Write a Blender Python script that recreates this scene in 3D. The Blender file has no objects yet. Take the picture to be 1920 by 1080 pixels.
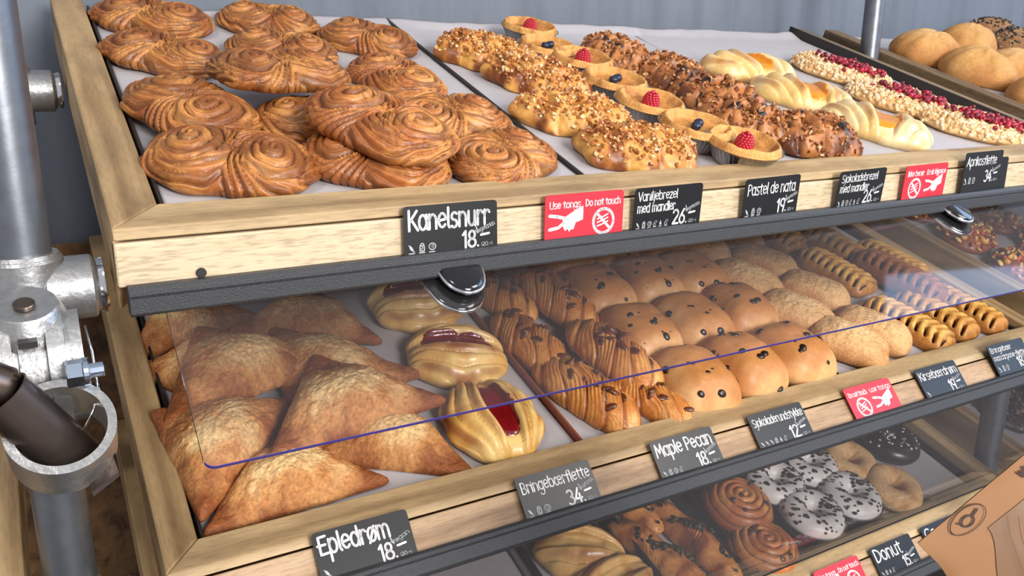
import bpy, math, random
import numpy as np
from mathutils import Matrix, Vector, Euler

C = bpy.context.scene.collection
PI = math.pi
Z0 = 1.25                      # height of the top shelf's front edge above the floor

# ------------------------------------------------------------------ camera
cam_data = bpy.data.cameras.new('camera')
cam = bpy.data.objects.new('camera', cam_data); C.objects.link(cam)
cam_data.sensor_width = 36.0
cam_data.lens = 1548.17 / 1920 * 36.0
cam_data.clip_start = 0.02
cam_r = Vector((0.86695323, -0.49836686, 0.00475058))
cam_u = Vector((0.1237821, 0.22454353, 0.96657033))
cam_w = Vector((0.48277333, 0.83738323, -0.25635763))
m = Matrix.Identity(4)
for i in range(3):
    m[i][0] = cam_r[i]; m[i][1] = cam_u[i]; m[i][2] = -cam_w[i]
m.translation = Vector((-0.0463637, -0.71781702, 0.1247696 + Z0))
cam.matrix_world = m
bpy.context.scene.camera = cam

# ------------------------------------------------------------------ world and lights
scn = bpy.context.scene
scn.view_settings.view_transform = 'Standard'
scn.view_settings.look = 'None'
scn.view_settings.exposure = 0.0
scn.view_settings.gamma = 1.0
scn.view_settings.use_curve_mapping = False
w = bpy.data.worlds.new('shop_light'); scn.world = w; w.use_nodes = True
bg = w.node_tree.nodes['Background']
bg.inputs[0].default_value = (0.80, 0.82, 0.88, 1); bg.inputs[1].default_value = 0.62

def area(name, loc, target, size, power, col):
    d = bpy.data.lights.new(name, 'AREA'); d.size = size; d.energy = power; d.color = col
    o = bpy.data.objects.new(name, d); C.objects.link(o)
    o.location = Vector(loc) + Vector((0, 0, Z0))
    o.rotation_euler = (Vector(target) - Vector(loc)).to_track_quat('-Z', 'Y').to_euler()
    return o
area('ceiling_light', (2.1, -1.55, 1.55), (0.8, 0.2, -0.15), 0.9, 32, (1.0, 0.95, 0.89))
area('ceiling_spot', (-0.85, -0.95, 1.6), (-0.05, 0.25, -0.1), 0.25, 13, (1.0, 0.94, 0.87))
area('shop_front_light', (0.75, -2.7, 0.72), (0.75, 0.2, -0.32), 1.0, 98, (1.0, 0.975, 0.94))
area('daylight', (4.4, -1.1, 1.55), (1.4, 0.2, -0.1), 2.2, 60, (0.42, 0.64, 1.0))

# ------------------------------------------------------------------ numeric helpers
def lin(c):
    c = np.asarray(c, float) / 255.0
    return np.where(c <= 0.04045, c / 12.92, ((c + 0.055) / 1.055) ** 2.4)
def _hash(ix, iy, iz, seed):
    h = (ix.astype(np.int64) * 374761393 + iy.astype(np.int64) * 668265263 + iz.astype(np.int64) * 2147483647 + seed * 974634777) & 0xffffffff
    h = ((h ^ (h >> 13)) * 1274126177) & 0xffffffff
    h = ((h ^ (h >> 16)) * 2246822519) & 0xffffffff
    return ((h ^ (h >> 15)) & 0xffff) / 65535.0
def noise(x, y, z=0.0, seed=0):                     # value noise in -1..1
    x = np.asarray(x, float); y = np.asarray(y, float); z = np.zeros_like(x) + z
    ix, iy, iz = np.floor(x), np.floor(y), np.floor(z)
    fx, fy, fz = x - ix, y - iy, z - iz
    fx, fy, fz = [f * f * (3 - 2 * f) for f in (fx, fy, fz)]
    r = 0
    for a in (0, 1):
        for b in (0, 1):
            for c in (0, 1):
                wgt = (fx if a else 1 - fx) * (fy if b else 1 - fy) * (fz if c else 1 - fz)
                r = r + wgt * _hash(ix + a, iy + b, iz + c, seed)
    return r * 2 - 1
def fbm(x, y, z=0.0, seed=0, o=3):
    r = 0; a = 1.0; s = 0.0
    for k in range(o):
        r = r + a * noise(x * 2**k, y * 2**k, np.asarray(z) * 2**k, seed + 17 * k); s += a; a *= 0.5
    return r / s
def sstep(a, b, x):
    t = np.clip((x - a) / (b - a), 0, 1); return t * t * (3 - 2 * t)
def mix(a, b, t):
    t = np.asarray(t)[..., None]; return np.asarray(a) * (1 - t) + np.asarray(b) * t

# ------------------------------------------------------------------ materials
def new_mat(name):
    mt = bpy.data.materials.new(name); mt.use_nodes = True
    nt = mt.node_tree; b = nt.nodes['Principled BSDF']
    return mt, nt, b
def plain(name, rgb, rough=0.5, metal=0.0, coat=0.0, bump=0.0, bscale=80.0, vary=0.0, spec=0.5):
    mt, nt, b = new_mat(name); L = nt.links
    col = (*lin(rgb), 1)
    b.inputs['Base Color'].default_value = col
    b.inputs['Roughness'].default_value = rough; b.inputs['Metallic'].default_value = metal
    b.inputs['Coat Weight'].default_value = coat; b.inputs['Coat Roughness'].default_value = 0.12
    b.inputs['Specular IOR Level'].default_value = spec
    tc = nt.nodes.new('ShaderNodeTexCoord'); n = nt.nodes.new('ShaderNodeTexNoise')
    n.inputs['Scale'].default_value = bscale; n.inputs['Detail'].default_value = 4
    L.new(tc.outputs['Object'], n.inputs['Vector'])
    if vary:
        mx = nt.nodes.new('ShaderNodeMix'); mx.data_type = 'RGBA'
        mx.inputs[6].default_value = (*[c * (1 - vary) for c in col[:3]], 1)
        mx.inputs[7].default_value = (*[min(1, c * (1 + vary)) for c in col[:3]], 1)
        L.new(n.outputs['Fac'], mx.inputs[0]); L.new(mx.outputs[2], b.inputs['Base Color'])
    if bump:
        bp = nt.nodes.new('ShaderNodeBump'); bp.inputs['Strength'].default_value = bump; bp.inputs['Distance'].default_value = 0.002
        L.new(n.outputs['Fac'], bp.inputs['Height']); L.new(bp.outputs[0], b.inputs['Normal'])
    return mt
def baked(name, rough=0.5, coat=0.0, bump=0.35, bscale=420.0, vary=0.18, vscale=160.0, sss=0.0):
    """crust: the object's own baked colour (attribute) with procedural mottling and a fine bump"""
    mt, nt, b = new_mat(name); L = nt.links
    at = nt.nodes.new('ShaderNodeAttribute'); at.attribute_name = 'col'
    tc = nt.nodes.new('ShaderNodeTexCoord')
    n = nt.nodes.new('ShaderNodeTexNoise'); n.inputs['Scale'].default_value = vscale; n.inputs['Detail'].default_value = 5
    n2 = nt.nodes.new('ShaderNodeTexNoise'); n2.inputs['Scale'].default_value = bscale; n2.inputs['Detail'].default_value = 3
    L.new(tc.outputs['Object'], n.inputs['Vector']); L.new(tc.outputs['Object'], n2.inputs['Vector'])
    mr = nt.nodes.new('ShaderNodeMapRange'); mr.inputs[1].default_value = 0.3; mr.inputs[2].default_value = 0.7
    mr.inputs[3].default_value = 1 - vary; mr.inputs[4].default_value = 1 + vary
    L.new(n.outputs['Fac'], mr.inputs[0])
    vm = nt.nodes.new('ShaderNodeVectorMath'); vm.operation = 'SCALE'
    L.new(at.outputs['Color'], vm.inputs[0]); L.new(mr.outputs[0], vm.inputs['Scale'])
    L.new(vm.outputs[0], b.inputs['Base Color'])
    bp = nt.nodes.new('ShaderNodeBump'); bp.inputs['Strength'].default_value = bump; bp.inputs['Distance'].default_value = 0.0015
    L.new(n2.outputs['Fac'], bp.inputs['Height']); L.new(bp.outputs[0], b.inputs['Normal'])
    b.inputs['Roughness'].default_value = rough; b.inputs['Coat Weight'].default_value = coat
    b.inputs['Coat Roughness'].default_value = 0.18; b.inputs['Specular IOR Level'].default_value = 0.4
    return mt
def wood(name, light, mid, dark, axis='x', rough=0.55, fleck=0.3, streak=0.5, scale=1.0):
    mt, nt, b = new_mat(name); L = nt.links
    tc = nt.nodes.new('ShaderNodeTexCoord'); mp = nt.nodes.new('ShaderNodeMapping')
    s = {'x': (1.3, 26, 26), 'y': (26, 1.3, 26), 'z': (26, 26, 1.3)}[axis]
    mp.inputs['Scale'].default_value = tuple(v * scale for v in s)
    L.new(tc.outputs['Object'], mp.inputs['Vector'])
    n = nt.nodes.new('ShaderNodeTexNoise'); n.inputs['Scale'].default_value = 1.6; n.inputs['Detail'].default_value = 6; n.inputs['Distortion'].default_value = 0.7
    L.new(mp.outputs[0], n.inputs['Vector'])
    cr = nt.nodes.new('ShaderNodeValToRGB')
    cr.color_ramp.elements[0].position = 0.30; cr.color_ramp.elements[0].color = (*lin(dark), 1)
    cr.color_ramp.elements[1].position = 0.72; cr.color_ramp.elements[1].color = (*lin(light), 1)
    e = cr.color_ramp.elements.new(0.47); e.color = (*lin(mid), 1)
    L.new(n.outputs['Fac'], cr.inputs[0])
    mp2 = nt.nodes.new('ShaderNodeMapping')                       # fine saw flecks
    s2 = {'x': (60, 420, 420), 'y': (420, 60, 420), 'z': (420, 420, 60)}[axis]
    mp2.inputs['Scale'].default_value = s2; L.new(tc.outputs['Object'], mp2.inputs['Vector'])
    n2 = nt.nodes.new('ShaderNodeTexNoise'); n2.inputs['Scale'].default_value = 1.0; n2.inputs['Detail'].default_value = 3
    L.new(mp2.outputs[0], n2.inputs['Vector'])
    cr2 = nt.nodes.new('ShaderNodeValToRGB')
    cr2.color_ramp.elements[0].position = 0.36; cr2.color_ramp.elements[0].color = (1 - fleck,) * 3 + (1,)
    cr2.color_ramp.elements[1].position = 0.52; cr2.color_ramp.elements[1].color = (1, 1, 1, 1)
    L.new(n2.outputs['Fac'], cr2.inputs[0])
    mp3 = nt.nodes.new('ShaderNodeMapping')                       # broad stains and knots
    s3 = {'x': (5, 16, 16), 'y': (16, 5, 16), 'z': (16, 16, 5)}[axis]
    mp3.inputs['Scale'].default_value = s3; L.new(tc.outputs['Object'], mp3.inputs['Vector'])
    n3 = nt.nodes.new('ShaderNodeTexNoise'); n3.inputs['Scale'].default_value = 1.0; n3.inputs['Detail'].default_value = 4
    L.new(mp3.outputs[0], n3.inputs['Vector'])
    cr3 = nt.nodes.new('ShaderNodeValToRGB')
    cr3.color_ramp.elements[0].position = 0.33; cr3.color_ramp.elements[0].color = (1 - streak, 1 - streak * 1.05, 1 - streak * 1.1, 1)
    cr3.color_ramp.elements[1].position = 0.50; cr3.color_ramp.elements[1].color = (1, 1, 1, 1)
    L.new(n3.outputs['Fac'], cr3.inputs[0])
    m1 = nt.nodes.new('ShaderNodeMix'); m1.data_type = 'RGBA'; m1.blend_type = 'MULTIPLY'; m1.inputs[0].default_value = 1
    m2 = nt.nodes.new('ShaderNodeMix'); m2.data_type = 'RGBA'; m2.blend_type = 'MULTIPLY'; m2.inputs[0].default_value = 1
    L.new(cr.outputs[0], m1.inputs[6]); L.new(cr2.outputs[0], m1.inputs[7])
    L.new(m1.outputs[2], m2.inputs[6]); L.new(cr3.outputs[0], m2.inputs[7])
    L.new(m2.outputs[2], b.inputs['Base Color'])
    b.inputs['Roughness'].default_value = rough
    bp = nt.nodes.new('ShaderNodeBump'); bp.inputs['Strength'].default_value = 0.25; bp.inputs['Distance'].default_value = 0.001
    L.new(n2.outputs['Fac'], bp.inputs['Height']); L.new(bp.outputs[0], b.inputs['Normal'])
    return mt
def clear(name, tint, haze, hazecol, edge=False):
    """acrylic: see-through sheet with a Fresnel sheen and a faint diffuse haze mixed in"""
    mt = bpy.data.materials.new(name); mt.use_nodes = True; nt = mt.node_tree; L = nt.links
    nt.nodes.remove(nt.nodes['Principled BSDF']); out = nt.nodes['Material Output']
    tr = nt.nodes.new('ShaderNodeBsdfTransparent'); tr.inputs[0].default_value = (*tint, 1)
    gl = nt.nodes.new('ShaderNodeBsdfGlossy'); gl.inputs['Roughness'].default_value = 0.04
    df = nt.nodes.new('ShaderNodeBsdfDiffuse'); df.inputs[0].default_value = (*hazecol, 1)
    fr = nt.nodes.new('ShaderNodeFresnel'); fr.inputs[0].default_value = 1.45
    a = nt.nodes.new('ShaderNodeMixShader'); a.inputs[0].default_value = haze
    L.new(tr.outputs[0], a.inputs[1]); L.new(df.outputs[0], a.inputs[2])
    c = nt.nodes.new('ShaderNodeMixShader'); L.new(fr.outputs[0], c.inputs[0])
    L.new(a.outputs[0], c.inputs[1]); L.new(gl.outputs[0], c.inputs[2]); L.new(c.outputs[0], out.inputs[0])
    return mt

M = {}
M['oak_x'] = wood('pale_oak_x', (214, 192, 160), (207, 184, 150), (198, 173, 138), 'x', fleck=0.30, streak=0.08, scale=1.3)
M['oak_y'] = wood('pale_oak_y', (196, 168, 128), (176, 146, 104), (126, 98, 64), 'y', fleck=0.12, streak=0.42, scale=0.6)
M['rail_x'] = wood('rail_oak_x', (198, 172, 132), (180, 151, 110), (132, 106, 74), 'x', fleck=0.16, streak=0.40, scale=0.6)
M['board2_x'] = wood('weathered_board_x', (196, 166, 132), (180, 148, 114), (132, 102, 74), 'x', fleck=0.20, streak=0.42, scale=0.8)
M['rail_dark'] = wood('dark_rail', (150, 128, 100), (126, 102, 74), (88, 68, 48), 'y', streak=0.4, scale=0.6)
M['wood_dark'] = wood('brown_board', (150, 112, 72), (128, 92, 56), (84, 58, 34), 'y', streak=0.5)
M['wall'] = wood('grey_wash_wall', (112, 119, 130), (106, 113, 124), (97, 104, 114), 'z', rough=0.7, fleck=0.05, streak=0.10, scale=0.45)
M['floor'] = plain('dark_floor', (58, 52, 48), 0.5, vary=0.15, bscale=12)
M['profile'] = plain('black_speckled_plastic', (50, 51, 54), 0.45, bump=0.5, bscale=900, vary=0.5, spec=0.5)
M['black'] = plain('matte_black_metal', (24, 21, 20), 0.5, vary=0.2)
M['tray'] = plain('tray_black', (40, 34, 32), 0.45, vary=0.25)
M['copper'] = plain('tray_terracotta', (138, 74, 50), 0.4, vary=0.15)
M['paper'] = plain('baking_paper', (178, 173, 175), 0.7, bump=0.35, bscale=45, vary=0.06)
M['galv'] = plain('galvanised_steel', (172, 172, 172), 0.38, metal=0.85, bump=0.35, bscale=160, vary=0.22)
M['galv_pipe'] = plain('galvanised_pipe', (122, 126, 132), 0.38, metal=0.85, bump=0.12, bscale=60, vary=0.28)
M['steel'] = plain('dark_stainless', (112, 98, 90), 0.3, metal=0.95, vary=0.2, bscale=40)
M['zinc'] = plain('blue_zinc_bolt', (190, 205, 225), 0.22, metal=1.0)
M['chrome'] = plain('chrome', (225, 226, 230), 0.12, metal=1.0)
M['gloss_black'] = plain('gloss_black', (14, 14, 17), 0.12, coat=0.6)
M['sign_black'] = plain('blackboard_card', (17, 17, 19), 0.38, spec=0.5, vary=0.15, bscale=30)
M['sign_red'] = plain('red_card', (206, 42, 58), 0.42)
M['chalk'] = plain('white_print', (240, 238, 238), 0.6)
M['chalk_dim'] = plain('grey_print', (176, 176, 178), 0.6)
M['crust'] = baked('glazed_crust', rough=0.42, coat=0.10, bump=0.30, bscale=300, vary=0.16)
M['sugar'] = baked('sugared_crust', rough=0.62, bump=0.9, bscale=520, vary=0.2, vscale=300)
M['soft'] = baked('soft_bun_crust', rough=0.5, coat=0.06, bump=0.12, bscale=500, vary=0.08)
M['glaze'] = baked('shiny_brioche', rough=0.34, coat=0.25, bump=0.08, bscale=300, vary=0.07)
M['crumb'] = baked('matte_crumb', rough=0.75, bump=0.4, bscale=600, vary=0.14)
M['nib'] = baked('nut_nibs', rough=0.4, coat=0.2, bump=0.1, vary=0.25, vscale=400)
M['jam'] = plain('raspberry_jam', (120, 16, 22), 0.16, coat=0.7, bump=0.35, bscale=160, vary=0.35)
M['apricot'] = plain('apricot_jam', (226, 142, 22), 0.2, coat=0.5, vary=0.15, bscale=60)
M['choc'] = plain('dark_chocolate', (40, 24, 18), 0.35, coat=0.2)
M['pecan'] = plain('pecan_nut', (96, 50, 28), 0.35, coat=0.3, vary=0.3, bscale=200, bump=0.4)
M['foil'] = plain('foil_cup', (190, 188, 186), 0.25, metal=0.95, bump=0.2, bscale=300)
M['raspberry'] = plain('raspberry_skin', (176, 22, 44), 0.35, coat=0.2, vary=0.2, bscale=300)
M['blueberry'] = plain('blueberry_skin', (34, 40, 62), 0.35, vary=0.4, bscale=200)
M['filling'] = plain('dark_cherry_filling', (62, 26, 24), 0.3, coat=0.3)
M['icing'] = plain('white_icing', (232, 226, 222), 0.4, bump=0.15, bscale=120)
M['cocoa'] = plain('cocoa_donut', (44, 28, 22), 0.45)
M['green'] = plain('spinach', (52, 50, 26), 0.5, vary=0.4)
M['kraft'] = plain('kraft_paper', (146, 103, 66), 0.7, vary=0.08, bscale=25, bump=0.15)
M['kraft_window'] = plain('kraft_glassine', (126, 94, 68), 0.3, vary=0.1, bscale=20, coat=0.4)
M['ink'] = plain('dark_ink', (52, 30, 22), 0.7)
M['seed'] = plain('dark_seeds', (70, 58, 50), 0.6, vary=0.5, bscale=300)
M['flap'] = clear('clear_acrylic', (0.985, 0.98, 0.985), 0.016, (0.80, 0.74, 0.78))  # faint lilac diffuse stands in for the haze of reflected light
M['flap_painted_haze'] = clear('acrylic_painted_haze', (0.97, 0.965, 0.975), 0.05, (0.80, 0.76, 0.80))  # stronger diffuse veil paints reflected haze, brightening the lowest shelf
M['flap_edge'] = plain('acrylic_cut_edge', (74, 62, 132), 0.25)
M['cup'] = clear('clear_plastic_cup', (0.93, 0.93, 0.95), 0.10, (0.7, 0.7, 0.74))

# ------------------------------------------------------------------ mesh helpers
def mesh(name, V, F, mat, parent=None, col=None, smooth=True, link=True):
    me = bpy.data.meshes.new(name)
    V = np.asarray(V, np.float32)
    if isinstance(F, np.ndarray):
        F = F.tolist()
    me.from_pydata(V.tolist(), [], F)
    if smooth:
        me.polygons.foreach_set('use_smooth', np.ones(len(me.polygons), bool))
    if col is not None:
        a = me.color_attributes.new('col', 'FLOAT_COLOR', 'POINT')
        buf = np.ones((len(V), 4), np.float32); buf[:, :3] = np.clip(col, 0, 1)
        a.data.foreach_set('color', buf.ravel())
    me.materials.append(mat)
    me.update()
    o = bpy.data.objects.new(name, me); C.objects.link(o)
    if parent: o.parent = parent
    return o
class MB:
    def __init__(s): s.V = []; s.F = []; s.n = 0; s.c = []
    def add(s, V, F, col=None):
        V = np.asarray(V, float); s.V.append(V); s.F += [[i + s.n for i in f] for f in F]; s.n += len(V)
        if col is not None: s.c.append(np.broadcast_to(np.asarray(col, float), (len(V), 3)))
    def prism(s, pts, a, b, ax='x'):
        """extrude a polygon (p, q) from a to b along ax"""
        n = len(pts); V = []
        for t in (a, b):
            for p, q in pts:
                V.append({'x': (t, p, q), 'y': (p, t, q), 'z': (p, q, t)}[ax])
        F = [[i, (i + 1) % n, n + (i + 1) % n, n + i] for i in range(n)] + [list(range(n))[::-1], list(range(n, 2 * n))]
        s.add(V, F)
    def box(s, lo, hi):
        s.prism([(lo[1], lo[2]), (hi[1], lo[2]), (hi[1], hi[2]), (lo[1], hi[2])], lo[0], hi[0], 'x')
    def loft(s, rings, cap=True):
        n = len(rings[0]); V = np.concatenate([np.asarray(r, float) for r in rings])
        F = []
        for k in range(len(rings) - 1):
            for i in range(n):
                j = (i + 1) % n; F.append([k * n + i, k * n + j, (k + 1) * n + j, (k + 1) * n + i])
        if cap: F += [list(range(n))[::-1], list(range((len(rings) - 1) * n, len(rings) * n))]
        s.add(V, F)
    def tube(s, p0, p1, r0, r1=None, n=32, inner=None):
        r1 = r0 if r1 is None else r1
        p0 = np.asarray(p0, float); p1 = np.asarray(p1, float); d = (p1 - p0) / np.linalg.norm(p1 - p0)
        a = np.cross(d, (0, 0, 1) if abs(d[2]) < 0.9 else (1, 0, 0)); a /= np.linalg.norm(a); b = np.cross(d, a)
        t = np.linspace(0, 2 * PI, n, endpoint=False)
        ring = lambda p, r: p + r * (np.cos(t)[:, None] * a + np.sin(t)[:, None] * b)
        if inner is None:
            e = min(r0, r1) * 0.08
            s.loft([ring(p0, r0 - e), ring(p0 + d * e, r0), ring(p1 - d * e, r1), ring(p1, r1 - e)])
        else:
            s.loft([ring(p0, inner), ring(p0, r0), ring(p1, r1), ring(p1, inner), ring(p0, inner)], cap=False)
    def path(s, pts, r, n=8):
        pts = [np.asarray(p, float) for p in pts]; rings = []; t = np.linspace(0, 2 * PI, n, endpoint=False)
        for i, p in enumerate(pts):
            d = pts[min(i + 1, len(pts) - 1)] - pts[max(i - 1, 0)]; d = d / np.linalg.norm(d)
            a = np.cross(d, (0.3, 0.2, 1)); a /= np.linalg.norm(a); b = np.cross(d, a)
            rings.append(p + r * (np.cos(t)[:, None] * a + np.sin(t)[:, None] * b))
        s.loft(rings)
    def build(s, name, mat, parent=None, smooth=False, bevel=0.0):
        o = mesh(name, np.concatenate(s.V), s.F, mat, parent, col=np.concatenate(s.c) if s.c else None, smooth=smooth)
        if bevel:
            bv = o.modifiers.new('bevel', 'BEVEL'); bv.width = bevel; bv.segments = 2; bv.limit_method = 'ANGLE'
        return o
def smooth_angle(o, deg=40):
    me = o.data; me.polygons.foreach_set('use_smooth', np.ones(len(me.polygons), bool))
    try: me.set_sharp_from_angle(angle=math.radians(deg))
    except Exception: pass
    return o

def empty(name, label, cat, group=None, loc=(0, 0, 0), rot=None):
    o = bpy.data.objects.new(name, None); C.objects.link(o); o.empty_display_size = 0.02
    o.location = loc
    if rot is not None: o.rotation_euler = rot
    o['label'] = label; o['category'] = cat
    if group: o['group'] = group
    return o
def tag(o, label, cat, group=None):
    o['label'] = label; o['category'] = cat
    if group: o['group'] = group
    return o

# ------------------------------------------------------------------ shelf frames
T1, T2 = math.radians(18.527), math.radians(17.42)
O1 = Vector((0, 0, Z0)); O2 = Vector((0.0106, 0.0073, Z0 - 0.3208)); O3 = Vector((0.0106, 0.02, Z0 - 0.625))
BAY = 1.565
def on(s, u, v, h=0.0):
    o, t = {1: (O1, T1), 2: (O2, T2), 3: (O3, T2)}[s]
    return Vector((o.x + u, o.y + v * math.cos(t) - h * math.sin(t), o.z + v * math.sin(t) + h * math.cos(t)))
def shelf_mat(s, u, v, h=0.0, yaw=0.0, tx=0.0, ty=0.0):
    t = {1: T1, 2: T2, 3: T2}[s]
    R = Matrix.Rotation(t, 4, 'X') @ Matrix.Rotation(math.radians(ty), 4, 'Y') @ Matrix.Rotation(math.radians(tx), 4, 'X') @ Matrix.Rotation(math.radians(yaw), 4, 'Z')
    return Matrix.Translation(on(s, u, v, h)) @ R
def put(o, M4, scale=1.0):
    o.matrix_world = M4 @ Matrix.Scale(scale, 4) if scale != 1.0 else M4
    return o
def dup(o, parent=None):
    c = o.copy(); C.objects.link(c)
    if parent: c.parent = parent
    for ch in list(o.children): dup(ch, c)
    return c

# ------------------------------------------------------------------ setting
def struct(o): o['kind'] = 'structure'; return o
b = MB(); b.box((-1.6, 0.70, 0.0), (4.6, 0.76, Z0 + 1.6)); struct(b.build('wall_back', M['wall']))
b = MB(); b.box((-1.6, -2.2, -0.05), (4.6, 0.76, 0.0)); struct(b.build('floor', M['floor']))

b = MB(); b.box((-1.6, 0.665, 0.0), (4.6, 0.690, Z0 - 0.135)); struct(b.build('dark_backing_1', M['wood_dark']))  # added brown board that darkens the gap behind the lower shelves

# ------------------------------------------------------------------ display shelves
def make_shelf(name, label, o, t, a, W, D, lean, face, mats, side_h=0.07, screw=True):
    root = empty(name, label, 'shelf', loc=o, rot=(t, 0, 0))
    ct, st = math.cos(t), math.sin(t); lb = math.radians(lean)
    def loc(y, z): return (y * ct + z * st, -y * st + z * ct)
    dn = loc(-math.sin(lb), -math.cos(lb)); ou = loc(-math.cos(lb), math.sin(lb))
    def fp(s_, n_): return (dn[0] * s_ + ou[0] * n_, dn[1] * s_ + ou[1] * n_)
    # mitred top rails
    th = 0.010
    b = MB()
    V = []
    for w_ in (0, -1):
        d0 = fp(th, 0) if w_ else (0, 0)
        for (x, y) in ((0, 0), (W, 0), (W - a, a), (a, a)):
            yy, zz = (d0[0], d0[1]) if (y == 0) else (y, -th if w_ else 0)
            V.append((x, yy, zz))
    b.add(V, [[0, 1, 2, 3], [7, 6, 5, 4], [0, 4, 5, 1], [1, 5, 6, 2], [2, 6, 7, 3], [3, 7, 4, 0]])
    b.build('front_rail', mats['rail'], root, bevel=0.0015)
    for side, x0, x1 in (('left', 0, a), ('right', W, W - a)):
        b = MB()
        V = [(x0, 0, 0), (x1, a, 0), (x1, D + a, 0), (x0, D + a, 0)]
        lo = fp(side_h, 0)
        V += [(x0, lo[0] * 0.6, -side_h), (x1, a, -side_h), (x1, D + a, -side_h), (x0, D + a, -side_h)]
        F = [[0, 1, 2, 3], [7, 6, 5, 4], [0, 4, 5, 1], [1, 5, 6, 2], [2, 6, 7, 3], [3, 7, 4, 0]]
        b.add(V, F if side == 'right' else [f[::-1] for f in F])
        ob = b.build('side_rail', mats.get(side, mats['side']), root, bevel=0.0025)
    # front board
    b = MB(); b.prism([fp(th + 0.0015, 0.002), fp(face, 0.002), fp(face, -0.016), fp(th + 0.0015, -0.016)], 0.0, W, 'x')
    b.build('front_board', mats['face'], root, bevel=0.0018)
    # plastic price profile: a lip, a groove and a bead
    b = MB()
    e = face
    b.prism([fp(e - 0.002, 0.002), fp(e - 0.002, 0.011), fp(e + 0.0015, 0.014), fp(e + 0.0055, 0.0145), fp(e + 0.006, 0.0130), fp(e + 0.0068, 0.0130),
             fp(e + 0.0073, 0.0150), fp(e + 0.020, 0.0150), fp(e + 0.0225, 0.0125), fp(e + 0.0225, -0.004), fp(e, -0.004)], 0.006, W - 0.004, 'x')
    b.build('edge_profile', M['profile'], root, bevel=0.0012)
    # base panel and back rail under the trays
    b = MB(); b.box((a * 0.6, a * 0.5, -0.046), (W - a * 0.6, D + a, -0.036)); b.build('base_panel', M['wood_dark'], root)
    b = MB(); b.box((a, D + a - 0.02, -0.036), (W - a, D + a, -0.016)); b.build('back_rail', M['wood_dark'], root)
    if screw:
        b = MB(); p = fp(face - 0.006, 0.0025); q = fp(face - 0.006, 0.0045)
        b.tube((0.064, *p), (0.064, *q), 0.0042, n=20); b.build('screw', M['black'], root)
    return root, fp
W1 = 1.49
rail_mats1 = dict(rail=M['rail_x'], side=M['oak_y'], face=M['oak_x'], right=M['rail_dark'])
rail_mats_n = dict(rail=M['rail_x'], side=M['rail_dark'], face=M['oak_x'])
rail_mats2 = dict(rail=M['rail_x'], side=M['oak_y'], face=M['board2_x'])
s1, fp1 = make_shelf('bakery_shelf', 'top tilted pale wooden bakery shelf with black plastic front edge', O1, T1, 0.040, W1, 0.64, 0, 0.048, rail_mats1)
s2, fp2 = make_shelf('bakery_shelf', 'middle tilted wooden bakery shelf under the hanging clear flap', O2, T2, 0.034, 1.465, 0.64, 40, 0.047, rail_mats2, screw=False)
s3, fp3 = make_shelf('bakery_shelf', 'lowest tilted wooden bakery shelf holding the donuts', O3, T2, 0.034, 1.455, 0.64, 40, 0.047, rail_mats2, screw=False)
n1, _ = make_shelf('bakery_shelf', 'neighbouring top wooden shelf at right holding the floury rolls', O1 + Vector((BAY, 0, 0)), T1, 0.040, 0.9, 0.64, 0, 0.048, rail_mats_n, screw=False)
n2, _ = make_shelf('bakery_shelf', 'neighbouring middle wooden shelf at right behind the clear flap', O2 + Vector((BAY, 0, 0)), T2, 0.034, 0.9, 0.64, 40, 0.047, rail_mats2, screw=False)
n3, _ = make_shelf('bakery_shelf', 'neighbouring lowest wooden shelf at right with chocolate pastries', O3 + Vector((BAY, 0, 0)), T2, 0.034, 0.9, 0.64, 40, 0.047, rail_mats2, screw=False)
# the edge of the neighbouring unit at far left, only its side rails show
b = MB(); lm = MB()
root = empty('bakery_shelf', 'wooden shelf edge at far left behind the metal ring and pipe', 'shelf', loc=O2 + Vector((-0.110, 0.02, 0)), rot=(T2, 0, 0))
b.box((-0.034, 0.0, -0.07), (0.0, 0.67, 0.0)); b.build('side_rail', M['oak_y'], root, bevel=0.002)
lm.box((-0.4, 0.0, -0.06), (-0.034, 0.035, 0.0)); lm.build('front_rail', M['rail_x'], root, bevel=0.002)

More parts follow.
